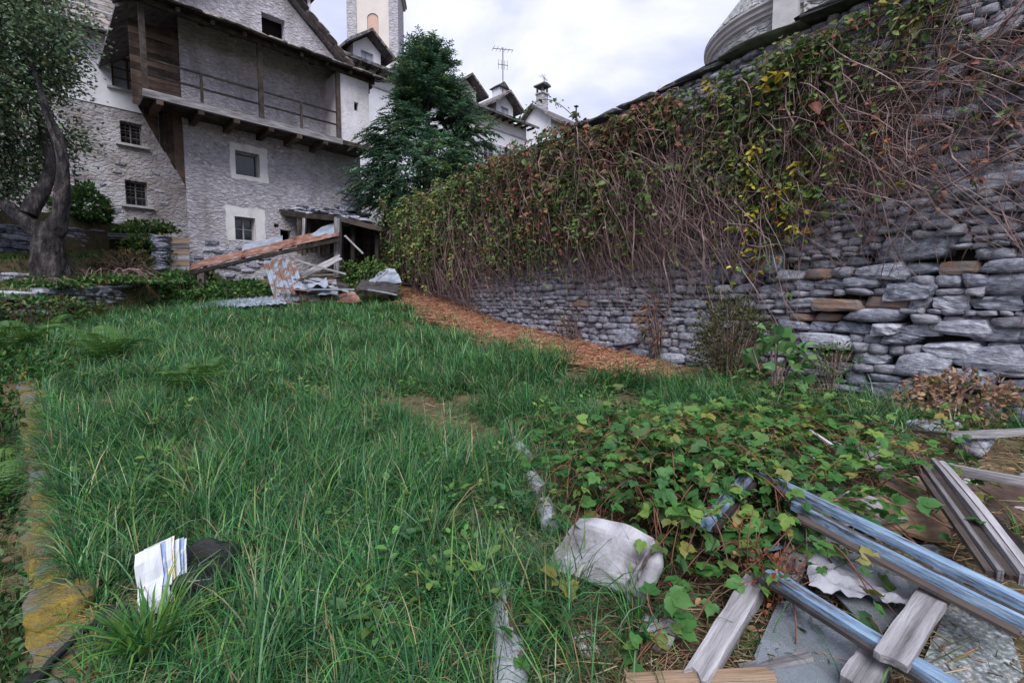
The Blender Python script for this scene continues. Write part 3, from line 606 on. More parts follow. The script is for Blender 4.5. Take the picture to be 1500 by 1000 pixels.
def white_house():
    B = 4; h = empty('white_house', (-7.2, 24, B), HR, 'long white rendered house with dormers behind the bushy tree', 'house'); zo = -B; o = (0, 0, zo)
    sh = [(7.75, 8.7, 10.2, 11.3), (9.45, 10.4, 10.2, 11.3), (5.6, 6.5, 10.2, 11.3)]
    holes = [(.98, 1.6, 5.2, 6.6), (4, 4.7, 5.2, 6.6)] + sh
    m = MB(); holed_wall(m, -5, 11.5, 2, 12.95, holes, 0, .25); m.quad((11.5, 0, 2), (11.5, 8, 2), (11.5, 8, 12.95), (11.5, 0, 12.95)); m.prism([(11.45, 12.9), (11.5, 12.9), (11.5, 12.95)], 0, 1); m.build('wall', M['white_wall'], h, o)
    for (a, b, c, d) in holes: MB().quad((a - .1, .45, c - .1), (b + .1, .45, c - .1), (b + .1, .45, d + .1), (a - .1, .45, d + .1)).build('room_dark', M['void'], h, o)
    for a in holes: window(h, zo, *a, .12, 'frame_grey', 'glass_dark', 2, 2, .06)
    for (a, b, c, d) in sh:
        for (p, q) in ((a - .48, a - .02), (b + .02, b + .48)):
            s_ = MB().box(((p + q) / 2, -.04, (c + d) / 2), (q - p, .05, d - c)).build('shutter', M['shutter'], h, o)
            for k in range(5): link('louvre', MB().box(((p + q) / 2, -.075, c + .12 + k * (d - c - .2) / 4), (q - p - .08, .03, .12)).mesh('louvre', M['shutter']), s_)
    MB().box((3.2, -.03, 12.2), (16.6, .08, .08)).build('string_course', M['trim_stone'], h, o)
    r = MB(); r.add([(-5.5, -.7, 12.82), (12.0, -.7, 12.82), (12.0, 5, 15.4), (-5.5, 5, 15.4), (-5.5, -.7, 12.97), (12, -.7, 12.97), (12, 5, 15.55), (-5.5, 5, 15.55)], [(0, 1, 2, 3), (4, 7, 6, 5), (0, 4, 5, 1), (1, 5, 6, 2), (3, 2, 6, 7), (0, 3, 7, 4)])
    rf = r.build('roof', M['roof_slate'], h, o)
    for i in range(30): link('rafter', MB().box((-5 + i * .57, -.36, 12.8), (.1, .6, .12)).mesh('rafter', M['wood_dark']), rf)
    for x in (.2, 3.3, 6.4, 9.45):
        d = MB(); holed_wall(d, x - .72, x + .72, 12.7, lambda q: 14.35 - .75 * abs(q - x), [(x - .33, x + .33, 12.9, 13.65)], -.1, .2, (x,))
        for sg in (-1, 1): d.quad((x + sg * .72, -.1, 12.7), (x + sg * .72, 2.4, 12.7), (x + sg * .72, 2.4, 13.8), (x + sg * .72, -.1, 13.8))
        dm = d.build('dormer', M['white_wall'], h, o)
        link('dormer_window', MB().box((x, .06, 13.27), (.66, .05, .75)).mesh('dormer_window', M['curtain']), dm)
        link('window_cross', MB().box((x, .02, 13.27), (.05, .05, .75)).box((x, .024, 13.3), (.66, .04, .04)).mesh('window_cross', M['shutter']), dm)
        q = MB()
        for sg in (-1, 1):
            e_ = 1.22; q.add([(x, -.65, 14.42), (x + sg * e_, -.65, 14.42 - .75 * e_), (x + sg * e_, 2.6, 14.42 - .75 * e_), (x, 2.6, 14.42), (x, -.65, 14.56), (x + sg * e_, -.65, 14.56 - .75 * e_), (x + sg * e_, 2.6, 14.56 - .75 * e_), (x, 2.6, 14.56)], [(0, 1, 2, 3), (4, 7, 6, 5), (0, 4, 5, 1), (1, 5, 6, 2), (3, 2, 6, 7), (0, 3, 7, 4)])
        link('dormer_roof', q.mesh('dormer_roof', M['roof_slate']), dm)
    ch = MB().box((11.0, 2.0, 14.4), (.7, .7, 2.8)).build('chimney', M['white_wall'], h, o); link('chimney_cap', MB().prism([(10.5, 15.82), (11.5, 15.82), (11.0, 16.2)], 1.5, 2.5).mesh('chimney_cap', M['roof_slate']), ch)
white_house()

def antenna(base, hgt, label, rz):
    a = empty('tv_antenna', base, rz, label, 'antenna'); MB().tube([(0, 0, -.6), (0, 0, hgt)], .03, 6).build('mast', M['iron'], a)
    m = MB().tube([(-.7, 0, hgt - .15), (.7, 0, hgt - .05)], .02, 5)
    for i in range(6): x = -.65 + i * .26; m.tube([(x, -.35 + .03 * i, hgt - .13), (x, .35 - .03 * i, hgt - .13)], .013, 4)
    m.build('yagi', M['iron'], a)
    m = MB().tube([(-.35, 0, hgt * .55), (.35, 0, hgt * .55)], .02, 5)
    for i in range(4): x = -.3 + i * .2; m.tube([(x, 0, hgt * .55 - .3), (x, 0, hgt * .55 + .3)], .013, 4)
    m.build('lower_array', M['iron'], a)
antenna((-.6, 32.8, 15.9), 2.4, 'tall thin television antenna beside the white chimney of the long white house', .3)

def gable_house():
    B = 8; h = empty('gabled_house', (3.54, 45, B), HR, 'small pale gabled house with slender chimney beyond the wall', 'house'); zo = -B; o = (0, 0, zo)
    m = MB(); m.quad((0, 0, 4), (6, 0, 4), (6, 0, 18.4), (0, 0, 18.4)); m.add([(0, 0, 4), (0, 4, 4), (0, 4, 18.4), (0, 2, 19.9), (0, 0, 18.4)], [(0, 1, 2, 3, 4)]); m.quad((6, 0, 4), (6, 4, 4), (6, 4, 18.4), (6, 0, 18.4)); m.build('wall', M['white_wall'], h, o)
    r = MB()
    for sg in (-1, 1):
        y1 = 2 + sg * 2.6; z1 = 19.95 - 1.95; r.add([(-.5, 2, 19.95), (6.4, 2, 19.95), (6.4, y1, z1), (-.5, y1, z1), (-.5, 2, 20.15), (6.4, 2, 20.15), (6.4, y1, z1 + .2), (-.5, y1, z1 + .2)], [(0, 1, 2, 3), (4, 7, 6, 5), (0, 4, 5, 1), (1, 5, 6, 2), (3, 2, 6, 7), (0, 3, 7, 4)])
    r.build('roof', M['roof_slate'], h, o)
    ch = MB().box((.6, 1.6, 20.3), (.8, .8, 1.6)).box((.6, 1.6, 21.12), (1.0, 1.0, .12)).build('chimney', M['grey_stone'], h, o)
    c = MB()
    for x in (.28, .92):
        for y in (1.28, 1.92): c.box((x, y, 21.48), (.14, .14, .6))
    c.prism([(0, 21.78), (1.2, 21.78), (1.1, 21.95), (.6, 22.05), (.1, 21.95)], 1, 2.2); link('chimney_cap', c.mesh('chimney_cap', M['roof_slate']), ch)
    MB().tube([(5.3, 1.2, 19.6), (5.3, 1.2, 21.2)], .08, 6).box((5.3, 1.2, 21.25), (.35, .35, .1)).build('flue_pipe', M['iron'], h, o)
    antenna(tuple(at(797, 150, 46.5)), 2.3, 'bent television antenna over the small gabled house chimney', 1.2)
gable_house()

def bell_tower():
    h = empty('bell_tower', (-15.3, 55, 4), R(6), 'grey stone bell tower with cream panel and pink arched niche', 'bell tower'); o = (0, 0, 0)
    w_ = 2.75; m = MB()
    holed_wall(m, -w_, w_, -1, 33.5, [(-1.75, 1.75, 4, 31.2)], 0, .18); m.quad((-w_, 0, -1), (-w_, 5.5, -1), (-w_, 5.5, 33.5), (-w_, 0, 33.5)); m.quad((w_, 0, -1), (w_, 0, 33.5), (w_, 5.5, 33.5), (w_, 5.5, -1)); m.build('shaft', M['grey_stone'], h, o)
    # cream panel with an arched niche cut into it
    a, sp, zb, zt = .62, 28.8, 26.2, 31.25
    arc = [(a * math.cos(t), sp + a * math.sin(t)) for t in np.linspace(0, math.pi, 13)]
    p = MB(); p.quad((-1.8, .17, 3.9), (1.8, .17, 3.9), (1.8, .17, zb), (-1.8, .17, zb)); p.quad((-1.8, .17, zb), (-a, .17, zb), (-a, .17, sp), (-1.8, .17, sp)); p.quad((a, .17, zb), (1.8, .17, zb), (1.8, .17, sp), (a, .17, sp))
    for (x0, z0), (x1, z1) in zip(arc, arc[1:]): p.quad((x0, .17, z0), (x1, .17, z1), (x1, .17, zt), (x0, .17, zt))
    p.quad((a, .17, sp), (1.8, .17, sp), (1.8, .17, zt), (a, .17, zt)); p.quad((-a, .17, sp), (-1.8, .17, sp), (-1.8, .17, zt), (-a, .17, zt)); p.build('plaster_panel', M['cream'], h, o)
    nb = MB().add([(x, .3, z) for x, z in [(a + .02, zb - .02)] + [(x * 1.03, z + .02) for x, z in arc] + [(-a - .02, zb - .02)]], [tuple(range(15))])
    ni = nb.build('niche', M['pink'], h, o); link('slit_window', MB().box((0, .28, 27.3), (.14, .06, 1.0)).mesh('slit_window', M['void']), ni)
    MB().box((0, 2.7, 33.0), (6.0, 6.0, .3)).box((0, 2.7, 33.35), (6.3, 6.3, .35)).build('cornice', M['trim_stone'], h, o)
    b = MB(); holed_wall(b, -2.6, 2.6, 33.5, 39, [(-.9, .9, 34.5, 37.6)], .1, .5); b.quad((-2.6, .1, 33.5), (-2.6, 5.4, 33.5), (-2.6, 5.4, 39), (-2.6, .1, 39)); b.quad((2.6, .1, 33.5), (2.6, .1, 39), (2.6, 5.4, 39), (2.6, 5.4, 33.5)); b.build('belfry', M['grey_stone'], h, o)
    MB().add([(-3, -.3, 39), (3, -.3, 39), (3, 5.8, 39), (-3, 5.8, 39), (0, 2.7, 42)], [(0, 1, 4), (1, 2, 4), (2, 3, 4), (3, 0, 4), (3, 2, 1, 0)]).build('spire_roof', M['roof_slate'], h, o)
bell_tower()

def church():
    h = empty('stone_church', (13.3, 22.6, 4.6), 0, 'grey stone church with rounded apse and dressed pilaster above the wall', 'church'); k = 48
    def lathe(prof, a0=R(100), a1=R(330)):
        m = MB(); n = len(prof); vs = [(r * math.cos(t), r * math.sin(t), z) for t in np.linspace(a0, a1, k) for r, z in prof]
        m.add(vs, [(i * n + j, (i + 1) * n + j, (i + 1) * n + j + 1, i * n + j + 1) for i in range(k - 1) for j in range(n - 1)]); return m
    lathe([(4.0, -1), (4.0, 8.4)]).build('apse_wall', M['church_stone'], h, smooth=True)
    lathe([(4.0, 8.35), (4.1, 8.4), (4.1, 8.5), (4.2, 8.57), (4.2, 8.7), (4.3, 8.77), (4.3, 8.85), (4.0, 8.87)]).build('apse_cornice', M['trim_stone'], h)
    lathe([(4.3, 8.85), (4.3, 8.93), (.1, 14.3)]).build('apse_roof', M['church_stone'], h, smooth=False)
    # pilaster and nave flank
    pr = Matrix.Rotation(R(-40), 3, 'Z'); pc = Vector((-2.62, -3.12, 0))
    pl = MB().box(pc + Vector((0, 0, 5.5)), (.85, .8, 13), pr).build('pilaster', M['trim_stone'], h); link('pilaster_cap', MB().box(pc + Vector((0, 0, 9.05)), (1.1, 1.05, .22), pr).box(pc + Vector((0, 0, 8.84)), (.98, .93, .2), pr).mesh('pilaster_cap', M['trim_stone']), pl)
    MB().box((4.0, -1.2, 6), (12.4, 4.6, 16)).build('nave_wall', M['church_stone'], h)
    MB().add([(-2.1, -4.6, 7.0), (10, -4.6, 7.0), (10, -3.52, 7.6), (-2.1, -3.52, 7.6), (-2.1, -4.6, 7.12), (10, -4.6, 7.12), (10, -3.52, 7.72), (-2.1, -3.52, 7.72)], [(0, 1, 2, 3), (4, 7, 6, 5), (0, 4, 5, 1), (1, 5, 6, 2), (3, 2, 6, 7), (0, 3, 7, 4)]).build('aisle_roof', M['roof_slate'], h)
    MB().box((4, -4.0, 3.0), (11.9, .95, 8)).build('aisle_wall', M['church_stone'], h)
    MB().tube([(-.6, -3.6, 7.7), (-.6, -3.6, 14)], .07, 6).build('downpipe', M['iron'], h)
church()
#PART2
# ------------------------------------------------------------------ trees
def tree_left():
    b = Vector((-10.35, 10.9, 1.85)); t = empty('gnarled_tree', b, 0, 'gnarled old tree with thick furrowed trunk and dense small green leaves', 'tree')
    tr = MB()
    def limb(pts, rad, k=30):
        P = [Vector(p) for p in pts]; n = 54; pp, rr = [], []
        for i in range(n):
            f = i / (n - 1) * (len(P) - 1); j = min(int(f), len(P) - 2); q = f - j
            a = P[max(j - 1, 0)]; bb = P[j]; c = P[j + 1]; d = P[min(j + 2, len(P) - 1)]
            v = .5 * ((2 * bb) + (c - a) * q + (2 * a - 5 * bb + 4 * c - d) * q * q + (3 * bb - a - 3 * c + d) * q ** 3)
            pp.append(v); rr.append(rad[j] + (rad[j + 1] - rad[j]) * q)
        o = len(tr.v); tr.tube(pp, rr, k)
        for i in range(o, len(tr.v)):
            v = Vector(tr.v[i]); c = pp[(i - o) // k] if (i - o) // k < n else v
            dd = v - c; tr.v[i] = tuple(c + dd * (1 + .34 * mnoise.noise(Vector((v.x * 4, v.y * 4, v.z * 1.2))) - .22 * abs(mnoise.noise(Vector((v.x * 13, v.y * 13, v.z * 3.5)))) + .08 * mnoise.noise(Vector((v.x * 24, v.y * 24, v.z * 9)))))
    limb([(0, 0, -.3), (0, 0, .1), (-.08, 0, .8), (-.12, 0, 1.5)], [.44, .35, .3, .3])
    limb([(-.2, 0, 1.2), (-.75, -.1, 1.75), (-1.3, -.2, 2.3), (-1.9, -.3, 3.2), (-2.2, -.2, 4.5)], [.2, .15, .12, .09, .05])
    limb([(0, 0, 1.2), (.25, -.05, 1.7), (.42, -.1, 2.4), (.45, -.1, 3.0), (.1, 0, 3.9), (-.4, .2, 5.2)], [.2, .16, .13, .11, .08, .04])
    limb([(.42, -.1, 2.5), (.5, -.2, 3.0), (.3, -.2, 3.6), (0, -.1, 4.6)], [.08, .06, .04, .01]); limb([(-.5, 0, 1.7), (-.3, .4, 2.8), (-.6, .5, 4.2)], [.18, .12, .05])
    limb([(-1.2, -.2, 2.2), (-1.9, -.5, 2.5), (-2.6, -.7, 3.1)], [.16, .11, .06])
    tr.build('trunk', M['bark'], t, smooth=True)
    # crown: leaf clumps around twig ends, uneven outline
    C, D = [], []
    cc = np.array([-2.2, .1, 5.4]); rr = np.array([2.4, 2.3, 3.5])
    n = 0; tw = []
    while n < 560:
        p = rng.normal(size=3); p = p / np.linalg.norm(p) * rng.uniform(.45, 1.0) ** .6; bump = 1 + .22 * mnoise.noise(Vector(p * 2.3))
        q = cc + p * rr * bump
        if q[2] < 2.1 + .6 * max(0, q[0] + .1): continue
        if mnoise.noise(Vector(q * .75) + Vector((5, 2, 1))) < -.33: continue
        m = int(rng.integers(70, 150)); g = rng.normal(size=(m, 3)) * np.array([.27, .27, .22]); C.append(q + g); D.append(unit(g + np.array([0, 0, -.12]) + p * .2)); n += 1
        tw.append(np.stack([q - p * .6 * rng.random() - np.array([0, 0, .3]), q - p * .2 + rng.normal(0, .05, 3), q + p * .15, q + p * .35 + rng.normal(0, .1, 3)]))
    C = np.concatenate(C); D = np.concatenate(D) + rng.normal(0, .5, C.shape); n = len(C)
    col = palette(n, [(.065, .115, .06), (.1, .165, .085), (.16, .22, .13), (.27, .3, .2), (.24, .2, .08)], [3, 4, 3, 1.2, .25])
    cr = link('crown', leaf_cloud('crown', C, D, rdir(n) + np.array([0, 0, .7]), rng.uniform(.065, .12, n), col, .6, simple=True), t)
    tag(link('twigs', strips(np.array(tw), .012, 'twigs', M['bark']), t), kind='stuff')
tree_left()

def tree_mid():
    b = Vector((-3.3, 18.6, 2.9)); t = empty('feathery_evergreen', b, 0, 'feathery dark evergreen tree with pointed top in front of the white house', 'tree')
    tr = MB().tube([(0, 0, -.4), (0, 0, 2), (.1, 0, 5), (.2, 0, 7.2)], [.2, .17, .11, .03], 10); tr.build('trunk', M['bark'], t, smooth=True)
    C, D, Nn, S, K = [], [], [], [], []; br = []
    def R_of(z):       # crown radius by height
        return np.interp(z, [1.0, 2.2, 3.6, 4.9, 5.8, 6.5, 7.3, 8.0], [1.2, 1.9, 2.1, 1.8, 1.25, .8, .45, .1])
    n = 0
    while n < 1500:
        z = rng.uniform(1.2, 7.9); a = rng.uniform(0, 6.283); r = R_of(z) * rng.uniform(.15, 1.0) ** .5 * (1 + .6 * mnoise.noise(Vector((math.cos(a) * 1.5, math.sin(a) * 1.5, z * .8))))
        if mnoise.noise(Vector((math.cos(a) * r, math.sin(a) * r, z)) * .8) < -.14: continue
        p = np.array([math.cos(a) * r + .06 * z * .4, math.sin(a) * r, z]); L_ = rng.uniform(.6, 1.25)
        up = .9 if z > 5 else .25; d = unit(np.array([math.cos(a), math.sin(a), up]) + rng.normal(0, .3, 3)); n += 1
        k = 15; f = np.linspace(0, 1, k)[:, None]; pts = p + d * f * L_ + np.array([0, 0, -.5]) * (f ** 2) * L_ * (.6 if z > 6.2 else 1.0)
        br.append(pts[::2]); s = unit(np.cross(d, [0, 0, 1.0]))
        tone = rng.choice(3, p=[.5, .35, .15])
        for sg in (-1, 1):
            C.append(pts); D.append(d[None] * .55 + sg * s[None] * rng.uniform(.5, 1.0, (k, 1)) + np.array([0, 0, -.35]) + rng.normal(0, .15, (k, 3))); Nn.append(np.tile([0, 0, 1.], (k, 1)) + rng.normal(0, .35, (k, 3)))
            S.append(rng.uniform(.16, .3, k) * (1.1 - .5 * f[:, 0])); K.append(np.full(k, tone))
    C, D, Nn, S, K = [np.concatenate(q) for q in (C, D, Nn, S, K)]
    base = np.array([(.05, .12, .07), (.095, .19, .105), (.16, .25, .09)])[K]; col = np.clip(base * (1 + rng.normal(0, .2, (len(C), 1))), .004, 1)
    m = 8500; q = unit(rng.normal(size=(m, 3))) * rng.uniform(.3, 1, (m, 1)) ** .4; q = q * (1 + .35 * np.array([mnoise.noise(Vector(v * 2.1)) for v in q]))[:, None]; ok = np.array([mnoise.noise(Vector(v * 3.2) + Vector((9, 0, 0))) > -.1 for v in q]); q = q[ok]; m = len(q)
    link('undergrowth_crown', leaf_cloud('undergrowth_crown', q * np.array([2.2, 1.9, 2.1]) + np.array([.25, -.4, 3.0]), q + rng.normal(0, .5, (m, 3)) + np.array([0, 0, -.4]), np.tile([0, 0, .8], (m, 1)) + q + rng.normal(0, .3, (m, 3)), rng.uniform(.1, .2, m), palette(m, [(.045, .115, .065), (.08, .17, .1), (.13, .22, .12), (.16, .24, .08)], [3, 3, 2, .5]), .42), t)
    link('crown', leaf_cloud('crown', C, D, Nn, S, col, .3, .15, simple=True, droop=.15), t); link('branches', strips(np.array(br), .014, 'branches', M['bark']), t)
tree_mid()

def shrub(name, label, c, rad, n, size, pal, wts, width=.55, cat='shrub', stems=14, group=None, flat=.7, base_z=None, mat=None):
    c = Vector(c); gz = H(c.x, c.y, False) if base_z is None else base_z
    t = empty(name, (c.x, c.y, gz), 0, label, cat, group); cz = c.z - gz
    P = unit(rng.normal(size=(n, 3))) * rng.uniform(.25, 1, (n, 1)) ** .45
    off = rng.random(3) * 50
    keep = np.array([mnoise.noise(Vector(p * 2.2 + off)) > -.25 for p in P]); P = P[keep]; n = len(P)
    ln = np.array([1 + .35 * mnoise.noise(Vector(p * 1.9 + off)) for p in P])[:, None]
    C = P * np.array(rad) * ln + np.array([0, 0, cz]); C[:, 2] = np.maximum(C[:, 2], .02)
    D = P + rng.normal(0, .6, (n, 3)); col = palette(n, pal, wts)
    link('foliage', leaf_cloud('foliage', C, D, np.tile([0, 0, flat], (n, 1)) + rng.normal(0, .5, (n, 3)), rng.uniform(.65, 1.25, n) * size, col, width, mat=mat), t)
    idx = rng.choice(n, min(stems, n), replace=False); f = np.linspace(0, 1, 7)[None, :, None]; E = C[idx][:, None, :]
    B0 = E * np.array([.25, .25, 0]); link('stems', strips(B0 * (1 - f) + E * f + np.array([0, 0, .15]) * np.sin(f * 3.14) * np.linalg.norm(rad), .006 + size * .03, 'stems', M['twig']), t)
    return t
GREENS = [(.035, .10, .03), (.06, .14, .035), (.11, .19, .045), (.18, .2, .05)]
shrub('leafy_bush', 'dense green bush against the stained house above the terrace', at(122, 308, 16), (.75, .7, .85), 2600, .16, GREENS, [3, 3, 1.5, .3])
shrub('leafy_bush', 'bushy plant with yellow flowers growing over the dark cellar mouth', at(212, 372, 14.6), (.75, .5, .6), 1500, .11, GREENS + [(.45, .36, .03)], [3, 3, 2, .6, .35])
shrub('weed_clump', 'low weeds spilling over the top of the taller terrace wall', at(215, 338, 16.4), (1.0, .5, .35), 1500, .12, GREENS + [(.4, .33, .04)], [3, 3, 2, .5, .15], base_z=4.0)
shrub('nettle_patch', 'dense nettles beside the dark post of the collapsed roof', at(270, 425, 13.6), (.95, .7, .55), 2600, .13, GREENS, [3, 3, 1, .2])
shrub('nettle_patch', 'nettles growing beneath the rusty collapsed roof', at(350, 432, 13.5), (1.3, .6, .42), 2400, .13, GREENS, [3, 3, 1, .2])
shrub('ivy_mound', 'green ivy and weeds along the earth bank below the gnarled tree', at(150, 425, 11.6), (1.7, .9, .32), 2600, .1, GREENS + [(.13, .08, .05)], [3, 2, 1, .3, 1.2])
shrub('ivy_mound', 'ivy clump at the very foot of the gnarled tree', at(60, 430, 10.2), (.9, .5, .3), 1500, .1, GREENS + [(.13, .08, .05)], [3, 2, .6, .2, .8])
shrub('ivy_mound', 'leafy weeds along the crumbling bank edging', at(60, 452, 9.4), (.5, 1.3, .25), 1700, .085, GREENS + [(.15, .09, .06)], [3, 2, 1, .3, 1.6])
shrub('ivy_mound', 'brown and green scrub on the bank nearer the nettles', at(190, 430, 12.4), (.8, 1.2, .3), 2200, .1, GREENS + [(.16, .09, .06)], [2, 2, 1, .3, 2.6])
shrub('undergrowth_bush', 'dark leafy growth filling the sunken path under the ferns', at(8, 575, 5.4), (.75, .6, .45), 2600, .07, GREENS, [4, 2, .5, .1], base_z=-.3)
shrub('undergrowth_bush', 'low leafy growth at the far end of the sunken path', at(2, 520, 6.6), (.8, .6, .35), 2000, .07, GREENS, [3, 3, .8, .2], base_z=.2)
shrub('dead_stalks', 'heap of dry reddish stalks on the grassy terrace', at(185, 385, 13.6), (.8, .5, .35), 900, .13, [(.2, .12, .08), (.13, .1, .06), (.12, .16, .05)], [3, 2, 1], .2, 'dry plant', 60)
shrub('weed_clump', 'pale green weeds inside the shed corner by the creeper', at(535, 405, 14.6), (.9, .6, .5), 1600, .1, GREENS, [1, 3, 3, .8])
shrub('boxwood_bush', 'olive brown small-leaved bush leaning on the dry stone wall', Vector((2.75, 6.0, 1.08)), (.46, .4, .58), 5200, .042, [(.05, .065, .025), (.09, .095, .035), (.14, .11, .05), (.07, .09, .03)], [3, 3, 1.4, 1], .5, 'shrub', 80)
shrub('weed_clump', 'small green weeds rooted between wall stones beside the olive bush', Vector((3.55, 5.25, .95)), (.35, .14, .2), 700, .035, GREENS, [1, 2, 2, .7], base_z=.6)
shrub('dead_leaf_plant', 'pile of withered tan leaves at the wall foot', Vector((4.02, 4.25, .68)), (.5, .35, .24), 1500, .055, [(.4, .27, .17), (.3, .18, .11), (.22, .13, .08), (.1, .15, .05)], [3, 3, 2, 1], .6, 'dry plant', 30)
shrub('pale_weed', 'tall weed with big pale green lobed leaves before the olive bush', Vector((2.62, 4.75, .92)), (.3, .28, .36), 150, .13, [(.09, .2, .07), (.13, .25, .09), (.07, .16, .06)], [3, 2, 2], .85, 'weed', 20)
for px, row, lab in ((700, 470, 'brown dry weeds at the wall foot where the straw begins'), (845, 480, 'rusty dry weeds hanging low on the wall above the straw'), (970, 470, 'orange dry weeds rooted in the middle of the wall')):
    u_ = (px - 750) / 700; d_ = 7.18 / (u_ + .64); p = at(px, row, d_ * .985)
    shrub('dry_weed', lab, p, (.45, .16, .45), 600, .09, [(.26, .14, .08), (.18, .1, .06), (.1, .12, .04), (.35, .22, .11)], [3, 2, 1.5, 1], .18, 'dry plant', 50, base_z=p.z - .5)

# ------------------------------------------------------------------ creeper over the big wall
def wp(s, z, o):      # wall coordinates to world, arrays
    s = np.asarray(s); return np.stack([P0.x + WE.x * s + WN.x * o, P0.y + WE.y * s + WN.y * o, z + 0 * s], -1)
OLIVE = [(.06, .115, .035), (.1, .165, .05), (.18, .22, .07), (.15, .095, .06), (.27, .25, .07)]
RUSSET = [(.06, .11, .035), (.1, .155, .05), (.19, .075, .055), (.26, .12, .085), (.2, .15, .06)]
def creeper(label, blobs, size, name='creeper', stems=None, cat='creeper'):
    s0 = blobs[0][0]; p = wp(s0, 0.0, .3); gz = H(float(p[0]), float(p[1]), False)
    t = empty(name, (p[0], p[1], gz), 0, label, cat); C, D, Q, SP = [], [], [], []; K = 9; f = np.linspace(0, 1, K)[None, :]
    for (s, z, rs, rz, th, n, pal, wts) in blobs:
        m = n // 27; ks = rng.normal(s, rs * .6, (m, 1)); kz = rng.normal(z + rz * .2, rz * .62, (m, 1)); kz = np.minimum(kz, np.where(ks < 5.2, 4.5, 4.85) + .12 * rng.random((m, 1)))
        ko = .03 + np.abs(rng.normal(0, th * .45, (m, 1))); ln = rng.uniform(.25, .95, (m, 1)); ph = rng.uniform(0, 6, (m, 1)); sw = rng.normal(0, .28, (m, 1)); bow = rng.uniform(.02, .22, (m, 1))
        ss = ks + sw * f + .05 * np.sin(f * 6 + ph); zz = kz + .12 * np.sin(f * 2.6) - ln * f ** 1.4; oo = ko + bow * np.sin(f * 2.4) + .02 * np.sin(f * 8 + ph)
        path = wp(ss, zz, oo); SP.append(path); i = np.repeat(np.arange(m), 27); g = rng.integers(0, K, m * 27)
        base = path[i, g]; az = rng.uniform(0, 6.283, len(i)); dv = np.array([WN.x * .45, WN.y * .45, -.45])[None] + .8 * (np.cos(az)[:, None] * np.array([WE.x, WE.y, 0]) + np.sin(az)[:, None] * np.array([WN.x * .6, WN.y * .6, .5]))
        C.append(base + unit(dv) * rng.uniform(.0, .05, (len(i), 1))); D.append(dv)
        cl = np.array(pal)[rng.choice(len(pal), m, p=np.array(wts) / sum(wts))][i]; c2 = palette(len(i), pal, wts); Q.append(np.where(rng.random((len(i), 1)) < .6, cl * (1 + rng.normal(0, .22, (len(i), 1))), c2))
    C, D, Q = np.concatenate(C) - np.array(t.location), np.concatenate(D), np.clip(np.concatenate(Q), .004, 1); n = len(C)
    fo = link('foliage', leaf_cloud('foliage', C, D, np.array([WN.x * .8, WN.y * .8, .8]) + rng.normal(0, .45, (n, 3)), rng.lognormal(-.15, .3, n) * size, Q, rng.uniform(.5, .8, n), .22, droop=.2), t); fo['kind'] = 'stuff'
    ca = link('leaf_strands', strips(np.concatenate(SP) - np.array(t.location), .0035, 'leaf_strands', M['twig']), t); ca['kind'] = 'stuff'
    if stems: st = link('stems', hanging(*stems, org=np.array(t.location)), t); st['kind'] = 'stuff'
    return t
def hanging(s0, s1, z0, z1, n, lmin, lmax, th=.28, sway=.5, rad=.006, org=np.zeros(3)):
    k = 9; f = np.linspace(0, 1, k)[None, :]; s = rng.uniform(s0, s1, (n, 1)); z = rng.uniform(z0, z1, (n, 1)); ln = rng.uniform(lmin, lmax, (n, 1)); bow = rng.uniform(.1, 1, (n, 1)) * th
    dr = rng.normal(0, sway * 1.5, (n, 1)); c1 = rng.normal(0, .24, (n, 1)); c2 = rng.normal(0, .11, (n, 1)); ph = rng.uniform(0, 6, (n, 1))
    ss = s + dr * f ** 1.3 + c1 * np.sin(f * 5 + ph) * f + c2 * np.sin(f * 11 + ph * 2)
    up = rng.uniform(0, .22, (n, 1)); zz = z + up * np.sin(f * 3.1) - ln * f ** 1.25 + rng.normal(0, .13, (n, 1)) * np.sin(f * 7 + ph)
    oo = .04 + bow * np.sin(np.clip(f * 2.6, 0, 3.0)) + rng.normal(0, .02, (n, 1)) * np.sin(f * 9 + ph)
    dw = wp(ss, zz, np.maximum(oo, .03)); 
    gz = np.array([H(float(P0.x + WE.x * a), float(P0.y + WE.y * a), False) for a in s[:, 0]])[:, None] + .1; dw[..., 2] = np.maximum(dw[..., 2], gz)
    r = np.clip(rng.lognormal(-.25, .55, (n, 1)), .3, 3.2) * rad * (1.15 - .75 * f)
    return strips(dw - org, r, 'stems', M['twig'])
creeper('olive green bramble bulging over the far end of the wall by the shed', [(12.5, 3.6, 2.2, 1.2, .9, 9000, OLIVE, [2.5, 3, 3, 1, 1]), (14.6, 2.9, 1.5, 1.2, 1.0, 6500, OLIVE, [3, 3, 2.5, 1, .4]), (10.2, 4.1, 1.5, .8, .6, 4500, OLIVE, [3, 3, 1.6, 1.6, .3])], .105, stems=(9.5, 15.5, 3.0, 4.8, 520, 1.2, 2.9, .8, .3, .008))
creeper('russet and green creeper mantle hanging from the middle of the wall top', [(8.0, 4.0, 1.7, .95, .5, 6800, RUSSET, [2.6, 3, 1.4, 1.4, 1.8]), (6.0, 3.9, 1.5, .95, .4, 6000, RUSSET, [2.4, 2.8, 2.0, 1.8, 1.6]), (5.3, 3.45, 1.2, .5, .4, 6000, OLIVE, [3, 3, 1, 1, .2]), (4.2, 4.45, 1.1, .4, .25, 3000, RUSSET, [2, 2, 2.5, 2.5, 2]), (7.4, 3.25, 1.4, .5, .4, 4200, OLIVE, [3, 3, 1, 1.5, .3])], .082, stems=(3.4, 9.8, 3.1, 4.7, 800, .5, 1.8, .6, .4))
